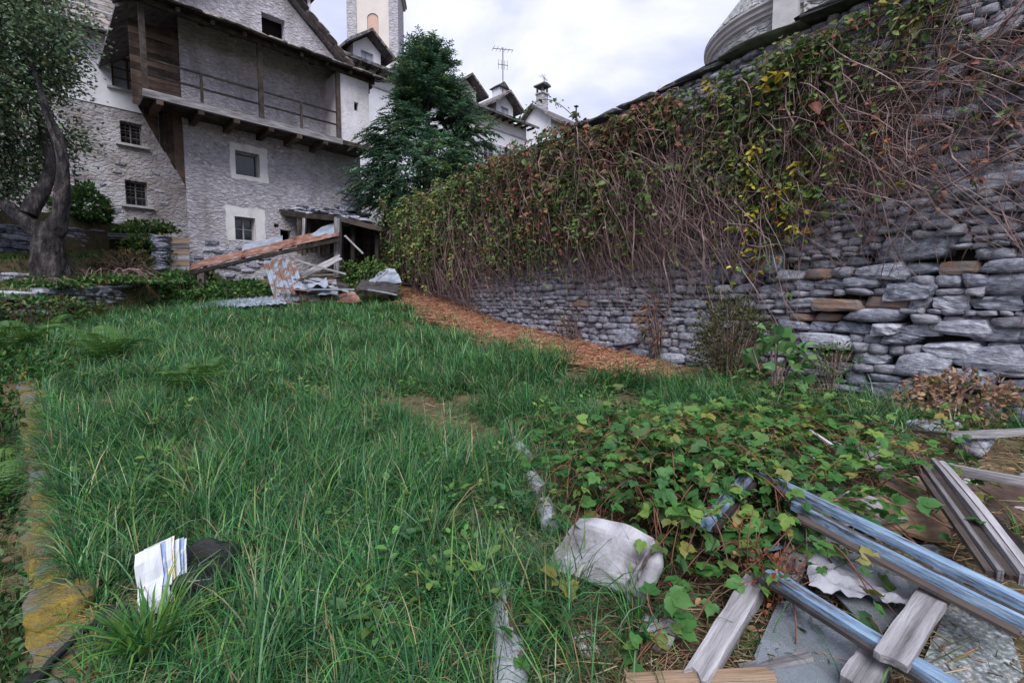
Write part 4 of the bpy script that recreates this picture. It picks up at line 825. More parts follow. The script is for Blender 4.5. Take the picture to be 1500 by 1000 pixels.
creeper('bright green creeper with yellow autumn leaves trailing down the wall', [(2.3, 3.75, .95, .75, .25, 3400, OLIVE + [(.4, .3, .03)], [4, 3, 1.5, .6, .3, .12]), (1.75, 3.0, .4, .45, .2, 1200, [(.07, .15, .035), (.17, .25, .045), (.45, .38, .045), (.38, .13, .03)], [3, 3, 2.2, .7]), (1.5, 4.4, .7, .3, .2, 1500, OLIVE + [(.22, .07, .05)], [3, 3, 2, .6, .5, .7]), (2.2, 2.5, .2, .2, .12, 110, [(.4, .34, .04), (.42, .17, .03), (.14, .2, .05)], [2, 1, 2])], .075, stems=(1.3, 3.3, 2.8, 4.5, 300, .6, 2.0, .45, .4, .006))
creeper('sparse reddish creeper sprays at the high sunlit end of the wall', [(.6, 4.35, .7, .35, .15, 750, OLIVE + [(.25, .1, .07)], [3, 3, 1, 1, .3, 1.5]), (-.1, 3.6, .5, .5, .15, 300, RUSSET, [1, 1, 2, 3, 1]), (.8, 3.3, .3, .5, .12, 160, RUSSET, [1, 1, 2, 3, 1])], .06, stems=(-1.2, 1.5, 2.9, 4.6, 330, .5, 1.7, .25, .6, .0048))
def bare():
    for (a, lab) in (((3.0, 5.4, 2.9, 4.1, 620, .7, 1.9, .38, .4, .0055), 'thick tangle of bare grey-brown creeper stems below the russet mantle'), ((.4, 1.6, 3.1, 4.3, 240, .6, 1.7, .3, .5, .0045), 'fan of pale bare stems beside the yellow-leaved creeper'), ((8.0, 11.8, 2.5, 3.5, 380, .5, 1.5, .45, .45, .008), 'curtain of dry bare stems trailing to the straw under the bramble')):
        p = wp((a[0] + a[1]) / 2, 0.0, .2); t = empty('dry_creeper', (p[0], p[1], H(float(p[0]), float(p[1]), False)), 0, lab, 'creeper'); st = link('stems', hanging(*a, org=np.array(t.location)), t); st['kind'] = 'stuff'
bare()
def skyline():
    p0 = wp(5.6, 4.8, 0.0); t = empty('bramble_cane', (p0[0], p0[1], 4.8), 0, 'single arching bramble cane against the sky on the wall top', 'bramble'); k = 12
    f = np.linspace(0, 1, k); pts = np.stack([-.3 * f * 0 + WE.x * f * 1.1 - .55 * f, WE.y * f * 1.1, .75 * np.sin(f * 2.4) * .9 + .1], -1)
    link('stem', strips(pts[None], .009, 'stem', M['twig']), t); i = rng.integers(2, k, 34); C = pts[i] + rng.normal(0, .04, (34, 3)); link('leaves', leaf_cloud('leaves', C, rdir(34), rdir(34), rng.uniform(.06, .1, 34), palette(34, GREENS, [1, 2, 2, .5]), .6), t)
skyline()

# ------------------------------------------------------------------ grass, straw and litter
def lawn_mask(x, y):
    kd, ks = kerb_sd(x, y); dw, s = wall_sd(x, y)
    if x < -9.0 - .1 * (y - 8) : return 0
    if kd > .0 and ks < 7.0: return 0
    edge = np.interp(s, [-2, 0, 1, 1.8, 2.8, 4, 6, 8, 11, 16], [.9, .75, .9, 1.45, 2.0, 2.3, 2.25, 2.0, 1.5, 1.1]) + .25 * fbm(x, y, 9, .9)
    if dw < edge: return (.16 if dw > edge - .5 else .035) if dw > .3 else 0
    if y > 14.2 or (y > 13.2 and x < -4.5): return .15 if y < 14.6 else 0
    if x > .15 and y < 3.9 - .1 * x:      # rubbish and brambles
        return .18 if x < .6 else .06
    if x > -.05 + .1 * (y - 1.6) and y < 3.4: return .25
    return 1
def blades(name, P, hgt, lean, az, wid, cols, K=4, mat=None, obj=True):
    n = len(P); f = np.linspace(0, 1, K + 1)[None, :]; bend = lean[:, None]
    ang = bend * (.12 + 1.05 * f ** 1.5) ; ds = hgt[:, None] / K
    hx = np.concatenate([np.zeros((n, 1)), np.cumsum(np.sin(ang[:, 1:]) * ds, 1)], 1); hz = np.concatenate([np.zeros((n, 1)), np.cumsum(np.cos(ang[:, 1:]) * ds, 1)], 1)
    dx, dy = np.cos(az)[:, None], np.sin(az)[:, None]
    ctr = np.stack([P[:, 0:1] + dx * hx, P[:, 1:2] + dy * hx, P[:, 2:3] + hz], -1)
    wv = wid[:, None] * np.array([.7, 1, .9, .65, 0] if K == 4 else [.8, 1, .6, 0])[None, :]
    tw = rng.normal(0, .5, n)[:, None]; sd_ = np.stack([-np.sin(az[:, None] + tw * f), np.cos(az[:, None] + tw * f), 0 * f + .15 * tw], -1) * wv[..., None] / 2
    left = ctr - sd_; right = (ctr + sd_)[:, :K]; vs = np.concatenate([left, right], 1); m = 2 * K + 1; b = (np.arange(n) * m)[:, None]
    Q = np.concatenate([b + np.array([[i, K + 1 + i, K + 2 + i, i + 1]]) for i in range(K - 1)]); T = b + np.array([[K - 1, 2 * K, K]])
    if not obj: return vs.reshape(-1, 3), Q, T, np.repeat(cols, m, 0)
    return mesh_np(name, vs.reshape(-1, 3), [Q, T], mat or M['grass'], np.repeat(cols, m, 0))
GP = [(.02, .08, .034), (.036, .132, .046), (.066, .185, .052), (.13, .235, .062), (.15, .24, .14), (.29, .23, .13)]
def grass():
    X, Y, A, LN, HG, W_, TN = [], [], [], [], [], [], []
    for (y0, y1, dens, per, hs, ws) in ((1.3, 2.6, 190, 38, 1.0, .0048), (2.6, 4.6, 150, 38, 1.0, .0056), (4.6, 8, 92, 34, 1.0, .008), (8, 15, 52, 28, 1.05, .0128)):
        x0 = -1.12 * y1 - .3; x1 = min(1.12 * y1 + .3, 4.6); n = int(dens * (x1 - x0) * (y1 - y0)); xs = rng.uniform(x0, x1, n); ys = rng.uniform(y0, y1, n)
        for x, y in zip(xs, ys):
            if abs(x) > 1.1 * y + .4: continue
            m = lawn_mask(x, y)
            if m <= 0 or rng.random() > m: continue
            v = fbm(x, y, 20, .75, 3); v2 = fbm(x, y, 40, 2.1, 2)
            if v + .6 * v2 < -.38 and y < 9 and rng.random() < .75: continue                     # worn patches
            if (x + 1.5) ** 2 + (y - 2.05) ** 2 < .045 or (x + 1.58) ** 2 + (y - 1.93) ** 2 < .02: continue          # bag
            k = int(per * rng.uniform(.5, 1.4)); r = rng.uniform(.02, .075)
            a = rng.uniform(0, 6.283, k); q = rng.random(k) ** .5 * r; flow = 2.6 + 1.8 * fbm(x, y, 60, .5)
            X.append(x + np.cos(a) * q); Y.append(y + np.sin(a) * q)
            A.append(np.where(rng.random(k) < .55, a + rng.normal(0, .6, k), flow + rng.normal(0, .8, k))); LN.append(np.abs(rng.normal(1.15, .6, k)) + q / r * .55)
            tz = rng.uniform(.6, 1.35); hh = (.305 + .17 * v + .06 * v2) * tz * hs * (.75 if y > 8 else 1) * (.72 if (y < 2.6) else 1); HG.append(np.clip(hh, .09, .5) * rng.uniform(.5, 1.35, k)); W_.append(ws * rng.uniform(.6, 1.3, k) * rng.choice((.7, 1, 1, 1.45)))
            TN.append(np.full(k, v2 + .5 * v + rng.normal(0, .7)))
    X, Y, A, LN, HG, W_, TN = [np.concatenate(q) for q in (X, Y, A, LN, HG, W_, TN)]; n = len(X)
    Z = np.array([H(a, b) for a, b in zip(X, Y)]) - .01
    c = palette(n, GP, [3, 3.6, 2.2, .9, 1.0, .5], .25); c = c * (1 + .25 * np.clip(TN, -1, 1))[:, None] * np.array([1, 1, .95])
    PP = np.stack([X, Y, Z], -1); LN = np.clip(LN, .15, 2.5); c = np.clip(c, .004, 1); nr = Y < 2.7
    a_ = blades('g', PP[nr], HG[nr], LN[nr], A[nr], W_[nr], c[nr], 4, obj=False); b_ = blades('g', PP[~nr], HG[~nr], LN[~nr], A[~nr], W_[~nr], c[~nr], 3, obj=False); k = len(a_[0])
    o = link('grass', mesh_np('grass', np.concatenate([a_[0], b_[0]]), [np.concatenate([a_[1], b_[1] + k]), np.concatenate([a_[2], b_[2] + k])], M['grass'], np.concatenate([a_[3], b_[3]])))
    tag(o, 'long blue-green lawn grass in arching tufts', 'grass', kind='stuff'); return n
ng = grass()
def tuft(loc, n, hmax, label, name='grass_tuft', wid=.009, cols=((.05, .15, .035), (.085, .2, .04), (.13, .24, .05)), r=.06, lean=(.5, 1.5)):
    z = H(loc[0], loc[1]); t = empty(name, (*loc, z), 0, label, 'grass tuft'); a = rng.uniform(0, 6.283, n); q = rng.random(n) ** .5 * r
    P = np.stack([np.cos(a) * q, np.sin(a) * q, np.full(n, -.01)], -1)
    link('blades', blades('blades', P, hmax * rng.uniform(.5, 1.1, n), rng.uniform(*lean, n), a + rng.normal(0, .35, n), wid * rng.uniform(.6, 1.3, n), palette(n, cols, [1] * len(cols), .15)), t)
tuft((-1.36, 1.7), 130, .38, 'big bright green grass tuft in front of the black bag', wid=.011)
tuft((-1.98, 3.02), 170, .3, 'light green grass tuft by the mossy kerb', wid=.008, r=.12)
tuft((-2.55, 3.35), 120, .26, 'smaller light green tuft growing over the mossy kerb stones', wid=.007, r=.12)
tuft((.2, 2.05), 130, .32, 'grey-green sedge tuft beside the white enamel basin', wid=.004, cols=((.06, .1, .06), (.1, .13, .09), (.16, .15, .1)), r=.1)
tuft((1.75, 5.1), 160, .42, 'tall grass tuft below the wall near the straw', wid=.008, r=.16, cols=((.05, .12, .045), (.09, .16, .06), (.16, .2, .09)))
tuft((2.6, 4.9), 130, .36, 'tall grass tuft at the foot of the pale weed', wid=.007, r=.2, cols=((.05, .12, .045), (.08, .14, .05), (.2, .19, .09)))
def straw(name, label, xs, ys, n, ln, pal, wts, wid=.006, lift=.06):
    k = 3; f = np.linspace(-.5, .5, k)[None, :]; a = rng.uniform(0, 6.283, (n, 1)); L_ = rng.uniform(*ln, (n, 1)); cv = rng.normal(0, .6, (n, 1))
    px_ = xs[:, None] + np.cos(a + cv * f) * f * L_; py_ = ys[:, None] + np.sin(a + cv * f) * f * L_
    zz = np.array([H(p, q) for p, q in zip(xs, ys)])[:, None] + rng.uniform(0, lift, (n, 1)) + rng.normal(0, .18, (n, 1)) * f * L_ + .012
    me = strips(np.stack([px_, py_, zz + 0 * px_], -1), wid / 2, name, M['straw'], palette(n, pal, wts)); return tag(link(name, me), label, 'straw', kind='stuff')
def straws():
    xs, ys = [], []
    while len(xs) < 13500:
        s = rng.uniform(1.2, 13); d = rng.uniform(.02, 2.8); p = P0 + WE * s + WN * d; lim = np.interp(s, [1, 1.8, 2.8, 4, 6, 8, 11, 13], [.7, 1.5, 2.1, 2.4, 2.35, 2.1, 1.6, .8]) + .3 * fbm(p.x, p.y, 9, .9)
        if d < lim: xs.append(p.x); ys.append(p.y)
    straw('straw', 'rust coloured dry straw strewn along the wall foot', np.array(xs), np.array(ys), len(xs), (.15, .5), [(.4, .2, .12), (.3, .14, .09), (.48, .29, .18), (.19, .09, .065)], [3, 3, 1.5, 1], .011, .1)
    xs, ys = [], []
    while len(xs) < 17500:
        y = 1.3 + 10 * rng.random() ** 2; x = rng.uniform(-1.1 * y - .2, min(1.1 * y, 4.3))
        dw, s = wall_sd(x, y)
        kd, ks = kerb_sd(x, y)
        if dw > .3 and x > -9: xs.append(x); ys.append(y)
    straw('dead_grass', 'flattened dead grass thatch among the lawn tufts', np.array(xs), np.array(ys), len(xs), (.06, .28), [(.27, .19, .12), (.2, .13, .08), (.36, .28, .19), (.1, .12, .05)], [3, 3, 1.2, 1.2], .005, .05)
straws()
# ground plants of the terraces and the lower path
def rough_grass():
    X = []
    while len(X) < 26000:
        r = rng.random()
        if r < .45: x, y = rng.uniform(-13.6, -8.9), rng.uniform(7.0, 16.5)
        else: x, y = rng.uniform(-9, -1.6), rng.uniform(.9, 8)
        kd, ks = kerb_sd(x, y)
        if r >= .45 and (kd < .16 or kd > 2.2 or fbm(x, y, 3, 1.2) < -.12): continue
        if r < .45 and -10.9 < x < -9.9 and rng.random() < .6: continue
        X.append((x, y, H(x, y) - .01))
    P = np.array(X); n = len(P); hi = np.where(P[:, 1] > 8, .16, .2) * rng.uniform(.5, 1.4, n)
    o = link('rough_grass', blades('rough_grass', P, hi, np.abs(rng.normal(.9, .4, n)), rng.uniform(0, 6.28, n), np.where(P[:, 1] > 8, .02, .008), palette(n, [(.04, .1, .03), (.08, .15, .04), (.15, .2, .05), (.17, .12, .07)], [3, 3, 1.5, 1]), K=3)); tag(o, 'rough grass on the terraces and the sunken path', 'grass', kind='stuff')
rough_grass()
def ivy_ground():
    n = 5200; C = []
    while len(C) < n:
        s = rng.uniform(-1.6, 5.5); d = .12 + abs(rng.normal(0, .5)); p = KA + KD * s + KN * d
        if fbm(p.x, p.y, 8, 1.7) < -.15: continue
        z = H(p.x, p.y, False) if d > .15 else H(*(p - KN * .4).xy, False) - rng.uniform(.1, .9); C.append((p.x, p.y, z + abs(rng.normal(0, .1))))
    C = np.array(C); o = link('ground_cover', leaf_cloud('ground_cover', C, rdir(n) + np.array([-.3, -.3, .2]), np.tile([-.3, -.4, 1.], (n, 1)) + rng.normal(0, .4, (n, 3)), rng.uniform(.03, .075, n), palette(n, [(.03, .075, .028), (.05, .11, .035), (.1, .075, .045), (.08, .14, .05)], [3, 3, 1.2, 1]), .7)); tag(o, 'dark leafy undergrowth in the sunken path beside the kerb', 'undergrowth', kind='stuff')
ivy_ground()
def frond_mesh(seed):
    r = np.random.default_rng(seed); K = 18; C, D, S = [], [], []; f = np.linspace(.06, 1, K); path = np.stack([f * .86 - .12 * f ** 2 * 0, 0 * f, .55 * f - .62 * f ** 2.2], -1)
    for i in range(K):
        wdt = .30 * math.sin(min(1, f[i] * 1.6 + .25) * 1.57) * (1 - f[i]) ** .75 + .015
        for sg in (-1, 1):
            q = 5
            for j in range(q):                      # each pinna carries toothed leaflets
                u_ = (j + .5) / q; c = path[i] + np.array([.25 * u_ * wdt, sg * u_ * wdt, -.12 * u_ * wdt]); C.append(c); D.append([.75, sg * .9, -.2]); S.append(.055 * (1.1 - u_ * .6) * (1.15 - f[i] * .6))
                C.append(c); D.append([-.2, sg * 1.0, -.2]); S.append(.035 * (1.1 - u_ * .6))
            C.append(path[i]); D.append([.25, sg, -.12]); S.append(wdt)
    for i in range(K - 1): C.append(path[i]); D.append(path[i + 1] - path[i]); S.append(1.3 * np.linalg.norm(path[i + 1] - path[i]))
    C, D, S = np.array(C), np.array(D), np.array(S); D[:-(K - 1)] += r.normal(0, .08, (len(C) - K + 1, 3))
    wd = np.where(S > .06, .1, .42)
    return leaf_cloud('frond', C, D, np.tile([-.3, 0, 1.], (len(C), 1)) + r.normal(0, .12, (len(C), 3)), S, np.ones((len(C), 3)), wd, .1, simple=True, mat=M['fern'])
FR = [frond_mesh(i) for i in range(3)]
def fern(loc, n, sc, label, z=None):
    zz = H(loc[0], loc[1]) if z is None else z; zz += .08; t = empty('fern', (*loc, zz), 0, label, 'fern')
    for i in range(n): link('frond', random.choice(FR), t, (0, 0, 0), (0, random.uniform(-.85, -.15), 6.283 * i / n + random.uniform(-.3, .3)), [sc * random.uniform(.7, 1.15)] * 3)
fern((-5.2, 6.15), 16, .85, 'arching fern on the lawn close to the end of the kerb wall')
fern((-3.35, 4.95), 16, .7, 'fern half hidden in the middle of the lawn grass')
fern((-8.6, 8.9), 9, .5, 'small fern beneath the crumbling bank edging')
fern((-6.5, 6.05), 12, .95, 'large fern hanging over the end of the kerb wall')
fern((-5.9, 5.2), 11, .8, 'dark fern down in the sunken path')
fern((-4.9, 4.3), 9, .7, 'lower fern in the sunken path near the mossy stones', )
fern((-6.9, 6.6), 12, .9, 'broad fern spreading past the end of the mossy kerb')
fern((-5.2, 4.75), 10, .8, 'shaded fern against the side of the kerb wall')
def lawn_weeds():
    C, D, S, Q = [], [], [], []; k = 0
    while k < 420:
        y = 1.5 + 6 * rng.random() ** 1.5; x = rng.uniform(-1.05 * y, min(1.0 * y, 2.5))
        if lawn_mask(x, y) < .2 or fbm(x, y, 70, .9) < .05 or (x + 1.6) ** 2 + (y - 2.1) ** 2 < .25: continue
        k += 1; m = int(rng.integers(6, 22)); a = rng.uniform(0, 6.283, m); r = rng.uniform(.01, .1, m); z = H(x, y) + rng.uniform(.03, .2, m)
        C.append(np.stack([x + np.cos(a) * r, y + np.sin(a) * r, z], -1)); D.append(np.stack([np.cos(a), np.sin(a), rng.uniform(-.1, .6, m)], -1)); S.append(rng.uniform(.6, 1.3, m) * rng.choice((.022, .035, .06))); Q.append(np.tile(palette(1, [(.06, .16, .04), (.1, .21, .05), (.17, .27, .06), (.05, .12, .05)], [2, 2, 1, 2])[0], (m, 1)))
    C, D, S, Q = [np.concatenate(v) for v in (C, D, S, Q)]
    tag(link('lawn_weeds', leaf_cloud('lawn_weeds', C, D, np.tile([0, 0, 1.], (len(C), 1)) + rng.normal(0, .25, (len(C), 3)), S, Q, .6)), 'broad-leaved weeds and clover scattered in the lawn', 'weeds', kind='stuff')
lawn_weeds()
# ------------------------------------------------------------------ lean-to shed, collapsed roof and scrap by the house
def sheet(name, q, mat, parent=None, waves=0, amp=.018, nu=2, nv=2, thick=.006, sag=0, warp=.0, org=None):
    """metal or board sheet over four corners (a b along u, d c opposite), with thickness; corrugated when waves > 0"""
    a, b, c, d = [Vector(v) for v in q]; nrm = (b - a).cross(d - a).normalized(); nu = max(nu, waves * 6); sd_ = random.random() * 50
    org = Vector(org) if org is not None else Vector((0, 0, 0)); vs = []
    for k in (0, 1):
        for j in range(nv + 1):
            for i in range(nu + 1):
                u_, v_ = i / nu, j / nv; p = (a * (1 - u_) + b * u_) * (1 - v_) + (d * (1 - u_) + c * u_) * v_
                p += nrm * (math.sin(u_ * waves * 6.283) * amp * (1 if waves else 0) + warp * mnoise.noise(Vector((u_ * 3 + sd_, v_ * 3, 0))) - k * thick) - Vector((0, 0, sag * math.sin(u_ * math.pi) * math.sin(v_ * 1.57))); vs.append(p - org)
    n = nu + 1; m = n * (nv + 1); fs = []
    for j in range(nv):
        for i in range(nu):
            f = (j * n + i, j * n + i + 1, (j + 1) * n + i + 1, (j + 1) * n + i); fs += [f, tuple(x + m for x in f[::-1])]
    ed = [i for i in range(n)] + [j * n + nu for j in range(1, nv + 1)] + [nv * n + i for i in range(nu - 1, -1, -1)] + [j * n for j in range(nv - 1, 0, -1)]
    for x, y in zip(ed, ed[1:] + ed[:1]): fs.append((x, y, y + m, x + m))
    return MB().add(vs, fs).build(name, M[mat], parent, smooth=waves > 0)
def thing_sheet(name, label, q, mat, cat='metal sheet', group=None, **kw):
    c = sum((Vector(v) for v in q), Vector()) / 4; o = sheet(name, q, mat, org=c, **kw); o.location = c; return tag(o, label, cat, group)
def thing_plank(name, label, a, b, wd, th, mat, cat='plank', up=(0, 0, 1), group=None):
    o = plank_obj(None, a, b, wd, th, mat, up, name, bevel=.004); return tag(o, label, cat, group)

def shed():
    s = empty('lean_to_shed', (-5.2, 14.5, 1.75), 0, 'dark tumbledown wooden lean-to shed with sagging slab roof beside the house', 'shed'); o = Vector(s.location)
    A = Vector((-8.25, 17.25, 4.9)); Bq = Vector((-6.1, 19.4, 5.2)); D = at(494, 316, 14.3); Cc = at(560, 333, 15.3)
    rf = sheet('roof', [A, D, Cc, Bq], 'wood_dark', s, nu=6, nv=4, thick=.09, sag=.1, warp=.06, org=o)
    for i in range(46):
        u_, v_ = random.random(), random.random(); p = (A * (1 - u_) + D * u_) * (1 - v_) + (Bq * (1 - u_) + Cc * u_) * v_
        link('slab', random.choice(SV), rf, p - o + Vector((0, 0, .05 - .1 * math.sin(u_ * 3.14))), (random.gauss(.05, .05), random.gauss(.1, .06), random.uniform(0, 3)), (random.uniform(.4, .7), random.uniform(.35, .5), .07))
    for (px, r0, r1, y, w_) in ((494, 318, 408, 14.35, .17), (516, 330, 408, 15.0, .12), (552, 334, 400, 15.5, .12), (445, 316, 350, 15.7, .1)): plank_obj(s, at(px, r1, y) - o, at(px + 1, r0, y) - o, w_, w_, 'wood_grey' if px < 500 else 'wood_dark', up=(0, 1, 0), name='post')
    for i in range(9):          # boards along the back
        px = 438 + i * 7; plank_obj(s, at(px, 372 + random.uniform(-4, 6), 16.2 + i * .1) - o, at(px, 314, 16.2 + i * .1) - o, .15, .03, 'wood_dark', up=(0, 1, 0), name='board')
    for i in range(11):         # gloomy end wall
        px = 500 + i * 5.6; plank_obj(s, at(px, 412, 16.4 + i * .06) - o, at(px, 330, 16.4 + i * .06) - o, .17, .03, 'wood_dark', up=(0, 1, 0), name='board')
    plank_obj(s, at(412, 312, 15.6) - o, at(494, 320, 14.35) - o, .1, .14, 'wood_dark', name='wall_plate'); plank_obj(s, at(494, 320, 14.35) - o, at(557, 336, 15.3) - o, .1, .14, 'wood_dark', name='wall_plate')
    plank_obj(s, at(498, 402, 14.3) - o, at(440, 404, 14.5) - o, .12, .05, 'wood_grey', name='rail')
shed()
def collapsed():
    a, b = at(276, 395, 13.3), at(496, 346, 14.0); a2, b2 = at(284, 384, 14.3), at(498, 333, 14.9)
    r = empty('collapsed_roof', (a + b) / 2 - Vector((0, 0, .9)), 0, 'long rusty corrugated roof sheet fallen aslant from the shed', 'roof wreck'); o = Vector(r.location)
    [sheet('rusty_sheet', [a2.lerp(b2, f0) + Vector((0, 0, .012 * k)), a.lerp(b, f0) + Vector((0, 0, .012 * k)), a.lerp(b, f1) + Vector((0, 0, .012 * k)), a2.lerp(b2, f1) + Vector((0, 0, .012 * k))], 'rust', r, waves=7, amp=.022, nv=8, org=o, warp=.03) for k, (f0, f1) in enumerate(((0, .36), (.34, .7), (.68, 1)))]
    plank_obj(r, a - o - Vector((0, -.03, .1)), b - o - Vector((0, -.03, .1)), .1, .1, 'wood_dark', name='beam'); plank_obj(r, a2 - o - Vector((0, 0, .13)), b2 - o - Vector((0, 0, .13)), .1, .1, 'wood_dark', name='beam')
    for f in (.1, .35, .6, .85): p = a.lerp(b, f); q = a2.lerp(b2, f); plank_obj(r, p - o - Vector((0, 0, .06)), q - o - Vector((0, 0, .06)), .07, .06, 'wood_dark', name='batten')
    p = at(297, 432, 13.45); plank_obj(r, p - o - Vector((0, 0, .3)), at(297, 398, 13.45) - o, .2, .2, 'wood_dark', up=(0, 1, 0), name='post')
    thing_sheet('zinc_sheet', 'flat blue-grey metal sheet standing up behind the rusty roof sheet', [at(352, 378, 14.2), at(414, 362, 14.5), at(414, 345, 14.75), at(356, 358, 14.5)], 'zinc', warp=.02, nu=8, nv=4)
    thing_sheet('zinc_sheet', 'grey metal sheet tilted up against the shed post', [at(440, 356, 14.3), at(488, 346, 14.15), at(494, 324, 14.5), at(470, 333, 14.8)], 'zinc', warp=.02, nu=8, nv=4)
    thing_sheet('leaning_sheet', 'corrugated zinc sheet streaked with orange rust leaning on the fallen roof', [at(404, 446, 12.7), at(450, 440, 12.75), at(430, 376, 13.5), at(385, 384, 13.4)], 'zinc_rust', waves=7, amp=.022, nv=6)
    thing_plank('timber', 'grey plank sloping from the leaning sheet to the shed', at(432, 380, 13.3), at(508, 402, 13.7), .13, .05, 'wood_grey')
    thing_plank('timber', 'grey board crossing the other plank under the shed roof', at(440, 405, 13.6), at(500, 376, 13.9), .2, .03, 'wood_grey', up=(0, -1, .3))
    thing_plank('timber', 'thin pole propped inside the dark shed doorway', at(505, 345, 14.2), at(532, 372, 14.5), .05, .05, 'wood_grey')
    # scrap heap
    S_ = [((432, 428), (505, 434), (512, 416), (446, 408), 13.0, 'iron', 'dark bent metal sheet topping the scrap heap', 'scrap_sheet'), ((440, 446), (520, 442), (515, 428), (436, 430), 12.6, 'rust', 'rusty brown panel lying in the scrap heap', 'scrap_sheet'),
          ((455, 447), (478, 448), (472, 434), (452, 432), 12.4, 'zinc', 'small pale blue metal scrap at the heap foot', 'scrap_sheet'), ((492, 444), (530, 442), (520, 428), (496, 430), 12.5, 'rust', 'short orange rusty plate at the heap end', 'scrap_sheet'),
          ((520, 424), (582, 430), (586, 416), (530, 410), 13.0, 'iron', 'curved dark panel with pale rim lying by the wall', 'scrap_plate'), ((540, 412), (590, 414), (578, 394), (556, 398), 13.6, 'zinc', 'grey bent sheet behind the dark panel by the wall', 'scrap_plate')]
    for (p, q, s_, t_, y, m, lab, nm) in S_: thing_sheet(nm, lab, [at(*p, y), at(*q, y + .05), at(*s_, y + .8), at(*t_, y + .75)], m, cat='scrap metal', nu=10, nv=6, warp=.07, sag=-.06)
    for (p, q, y, w_, m, lab) in (((446, 410), (512, 428), 12.7, .08, 'wood_grey', 'pale grey batten lying across the scrap heap'), ((438, 432), (486, 446), 12.3, .07, 'wood_brown', 'brown batten sticking out of the scrap heap'), ((452, 424), (520, 424), 12.5, .05, 'zinc', 'thin metal rail on the scrap heap'), ((538, 424), (582, 432), 12.8, .05, 'zinc', 'pale rim strip along the dark curved panel'), ((548, 414), (568, 396), 13.3, .05, 'wood_grey', 'grey stick leaning over the bent sheet'), ((410, 440), (440, 446), 12.3, .06, 'rust', 'rusty bar under the leaning zinc sheet')):
        thing_plank('batten', lab, at(*p, y), at(*q, y), w_, .04, m)
    for (q, lab) in ((((278, 458), (345, 454), (352, 441), (318, 444)), 'light grey corrugated sheet lying flat in the grass'), (((340, 456), (420, 450), (412, 438), (350, 440)), 'pale corrugated sheet overlapping its neighbour in the grass'), (((240, 460), (285, 457), (288, 449), (252, 452)), 'small pale metal offcut at the end of the sheets in the grass')):
        ys = (11.9, 11.9, 13.2, 13.2); thing_sheet('roofing_sheet', lab, [at(*p, y) + Vector((0, 0, .1)) for p, y in zip(q, ys)], 'zinc', waves=8, amp=.015, nv=3)
    for i in range(7):
        px = random.uniform(432, 515); r0 = random.uniform(414, 438); y = random.uniform(12.4, 13.3); w_ = random.uniform(14, 30); hh = random.uniform(6, 14)
        thing_sheet('scrap_sheet', 'small crumpled rusty or grey sheet jumbled in the scrap heap before the shed', [at(px - w_, r0 + hh * .6, y), at(px + w_, r0 + hh * random.uniform(.2, .8), y), at(px + w_ * .8, r0 - hh, y + .5), at(px - w_ * .9, r0 - hh * .6, y + .5)], random.choice(('rust', 'iron', 'zinc', 'zinc_rust')), cat='scrap metal', group='crumpled sheets in the scrap heap', nu=10, nv=8, warp=.12)
    for i in range(14):
        px = random.uniform(425, 520); r0 = random.uniform(412, 440); y = random.uniform(12.5, 13.4); a_ = random.uniform(-.5, .7); ln = random.uniform(30, 65)
        thing_plank('scrap_board', 'splintered dark board or strip jumbled in the scrap heap before the shed', at(px - ln / 2, r0 - a_ * 9, y), at(px + ln / 2, r0 + a_ * 9, y + random.uniform(-.3, .3)), random.uniform(.07, .17), .03, random.choice(('wood_dark', 'wood_brown', 'rust', 'wood_grey', 'iron')), group='boards in the scrap heap', cat='scrap board')
collapsed()
def cellar():
    c = empty('cellar_mouth', (*at(190, 380, 14.9).xy, 2.75), 0, 'low dark cellar opening under a stone slab in the terrace wall', 'cellar'); o = Vector(c.location); F = lambda px, r, y: at(px, r, y) - o
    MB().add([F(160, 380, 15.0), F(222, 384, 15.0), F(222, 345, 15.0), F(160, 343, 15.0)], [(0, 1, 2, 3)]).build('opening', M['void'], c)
    sheet('lintel_slab', [at(158, 346, 14.5), at(222, 349, 14.5), at(222, 344, 15.6), at(158, 341, 15.6)], 'coping', c, nu=6, nv=3, thick=.09, warp=.03, org=o)
    p = empty('stone_pillar', (*at(235, 395, 14.6).xy, 2.5), 0, 'short square stone pillar beside the cellar opening', 'pillar'); q = Vector(p.location)
    for i in range(11):
        link('stone', random.choice(SV), p, at(235 + random.uniform(-1, 1), 394 - i * 4.6, 14.6) - q, (random.gauss(0, .05), random.gauss(0, .05), random.gauss(.2, .1)), (random.uniform(.36, .46), .4, .115))
    f = empty('plank_fence', (*at(260, 396, 14.8).xy, 2.5), 0, 'weathered horizontal plank barrier between pillar and grey house', 'fence'); q = Vector(f.location)
    for i in range(6): plank_obj(f, at(244, 393 - i * 8, 14.75) - q, at(278, 394 - i * 8.2, 15.0) - q, .03, .155, 'wood_tan' if i % 2 else 'wood_grey')
cellar()

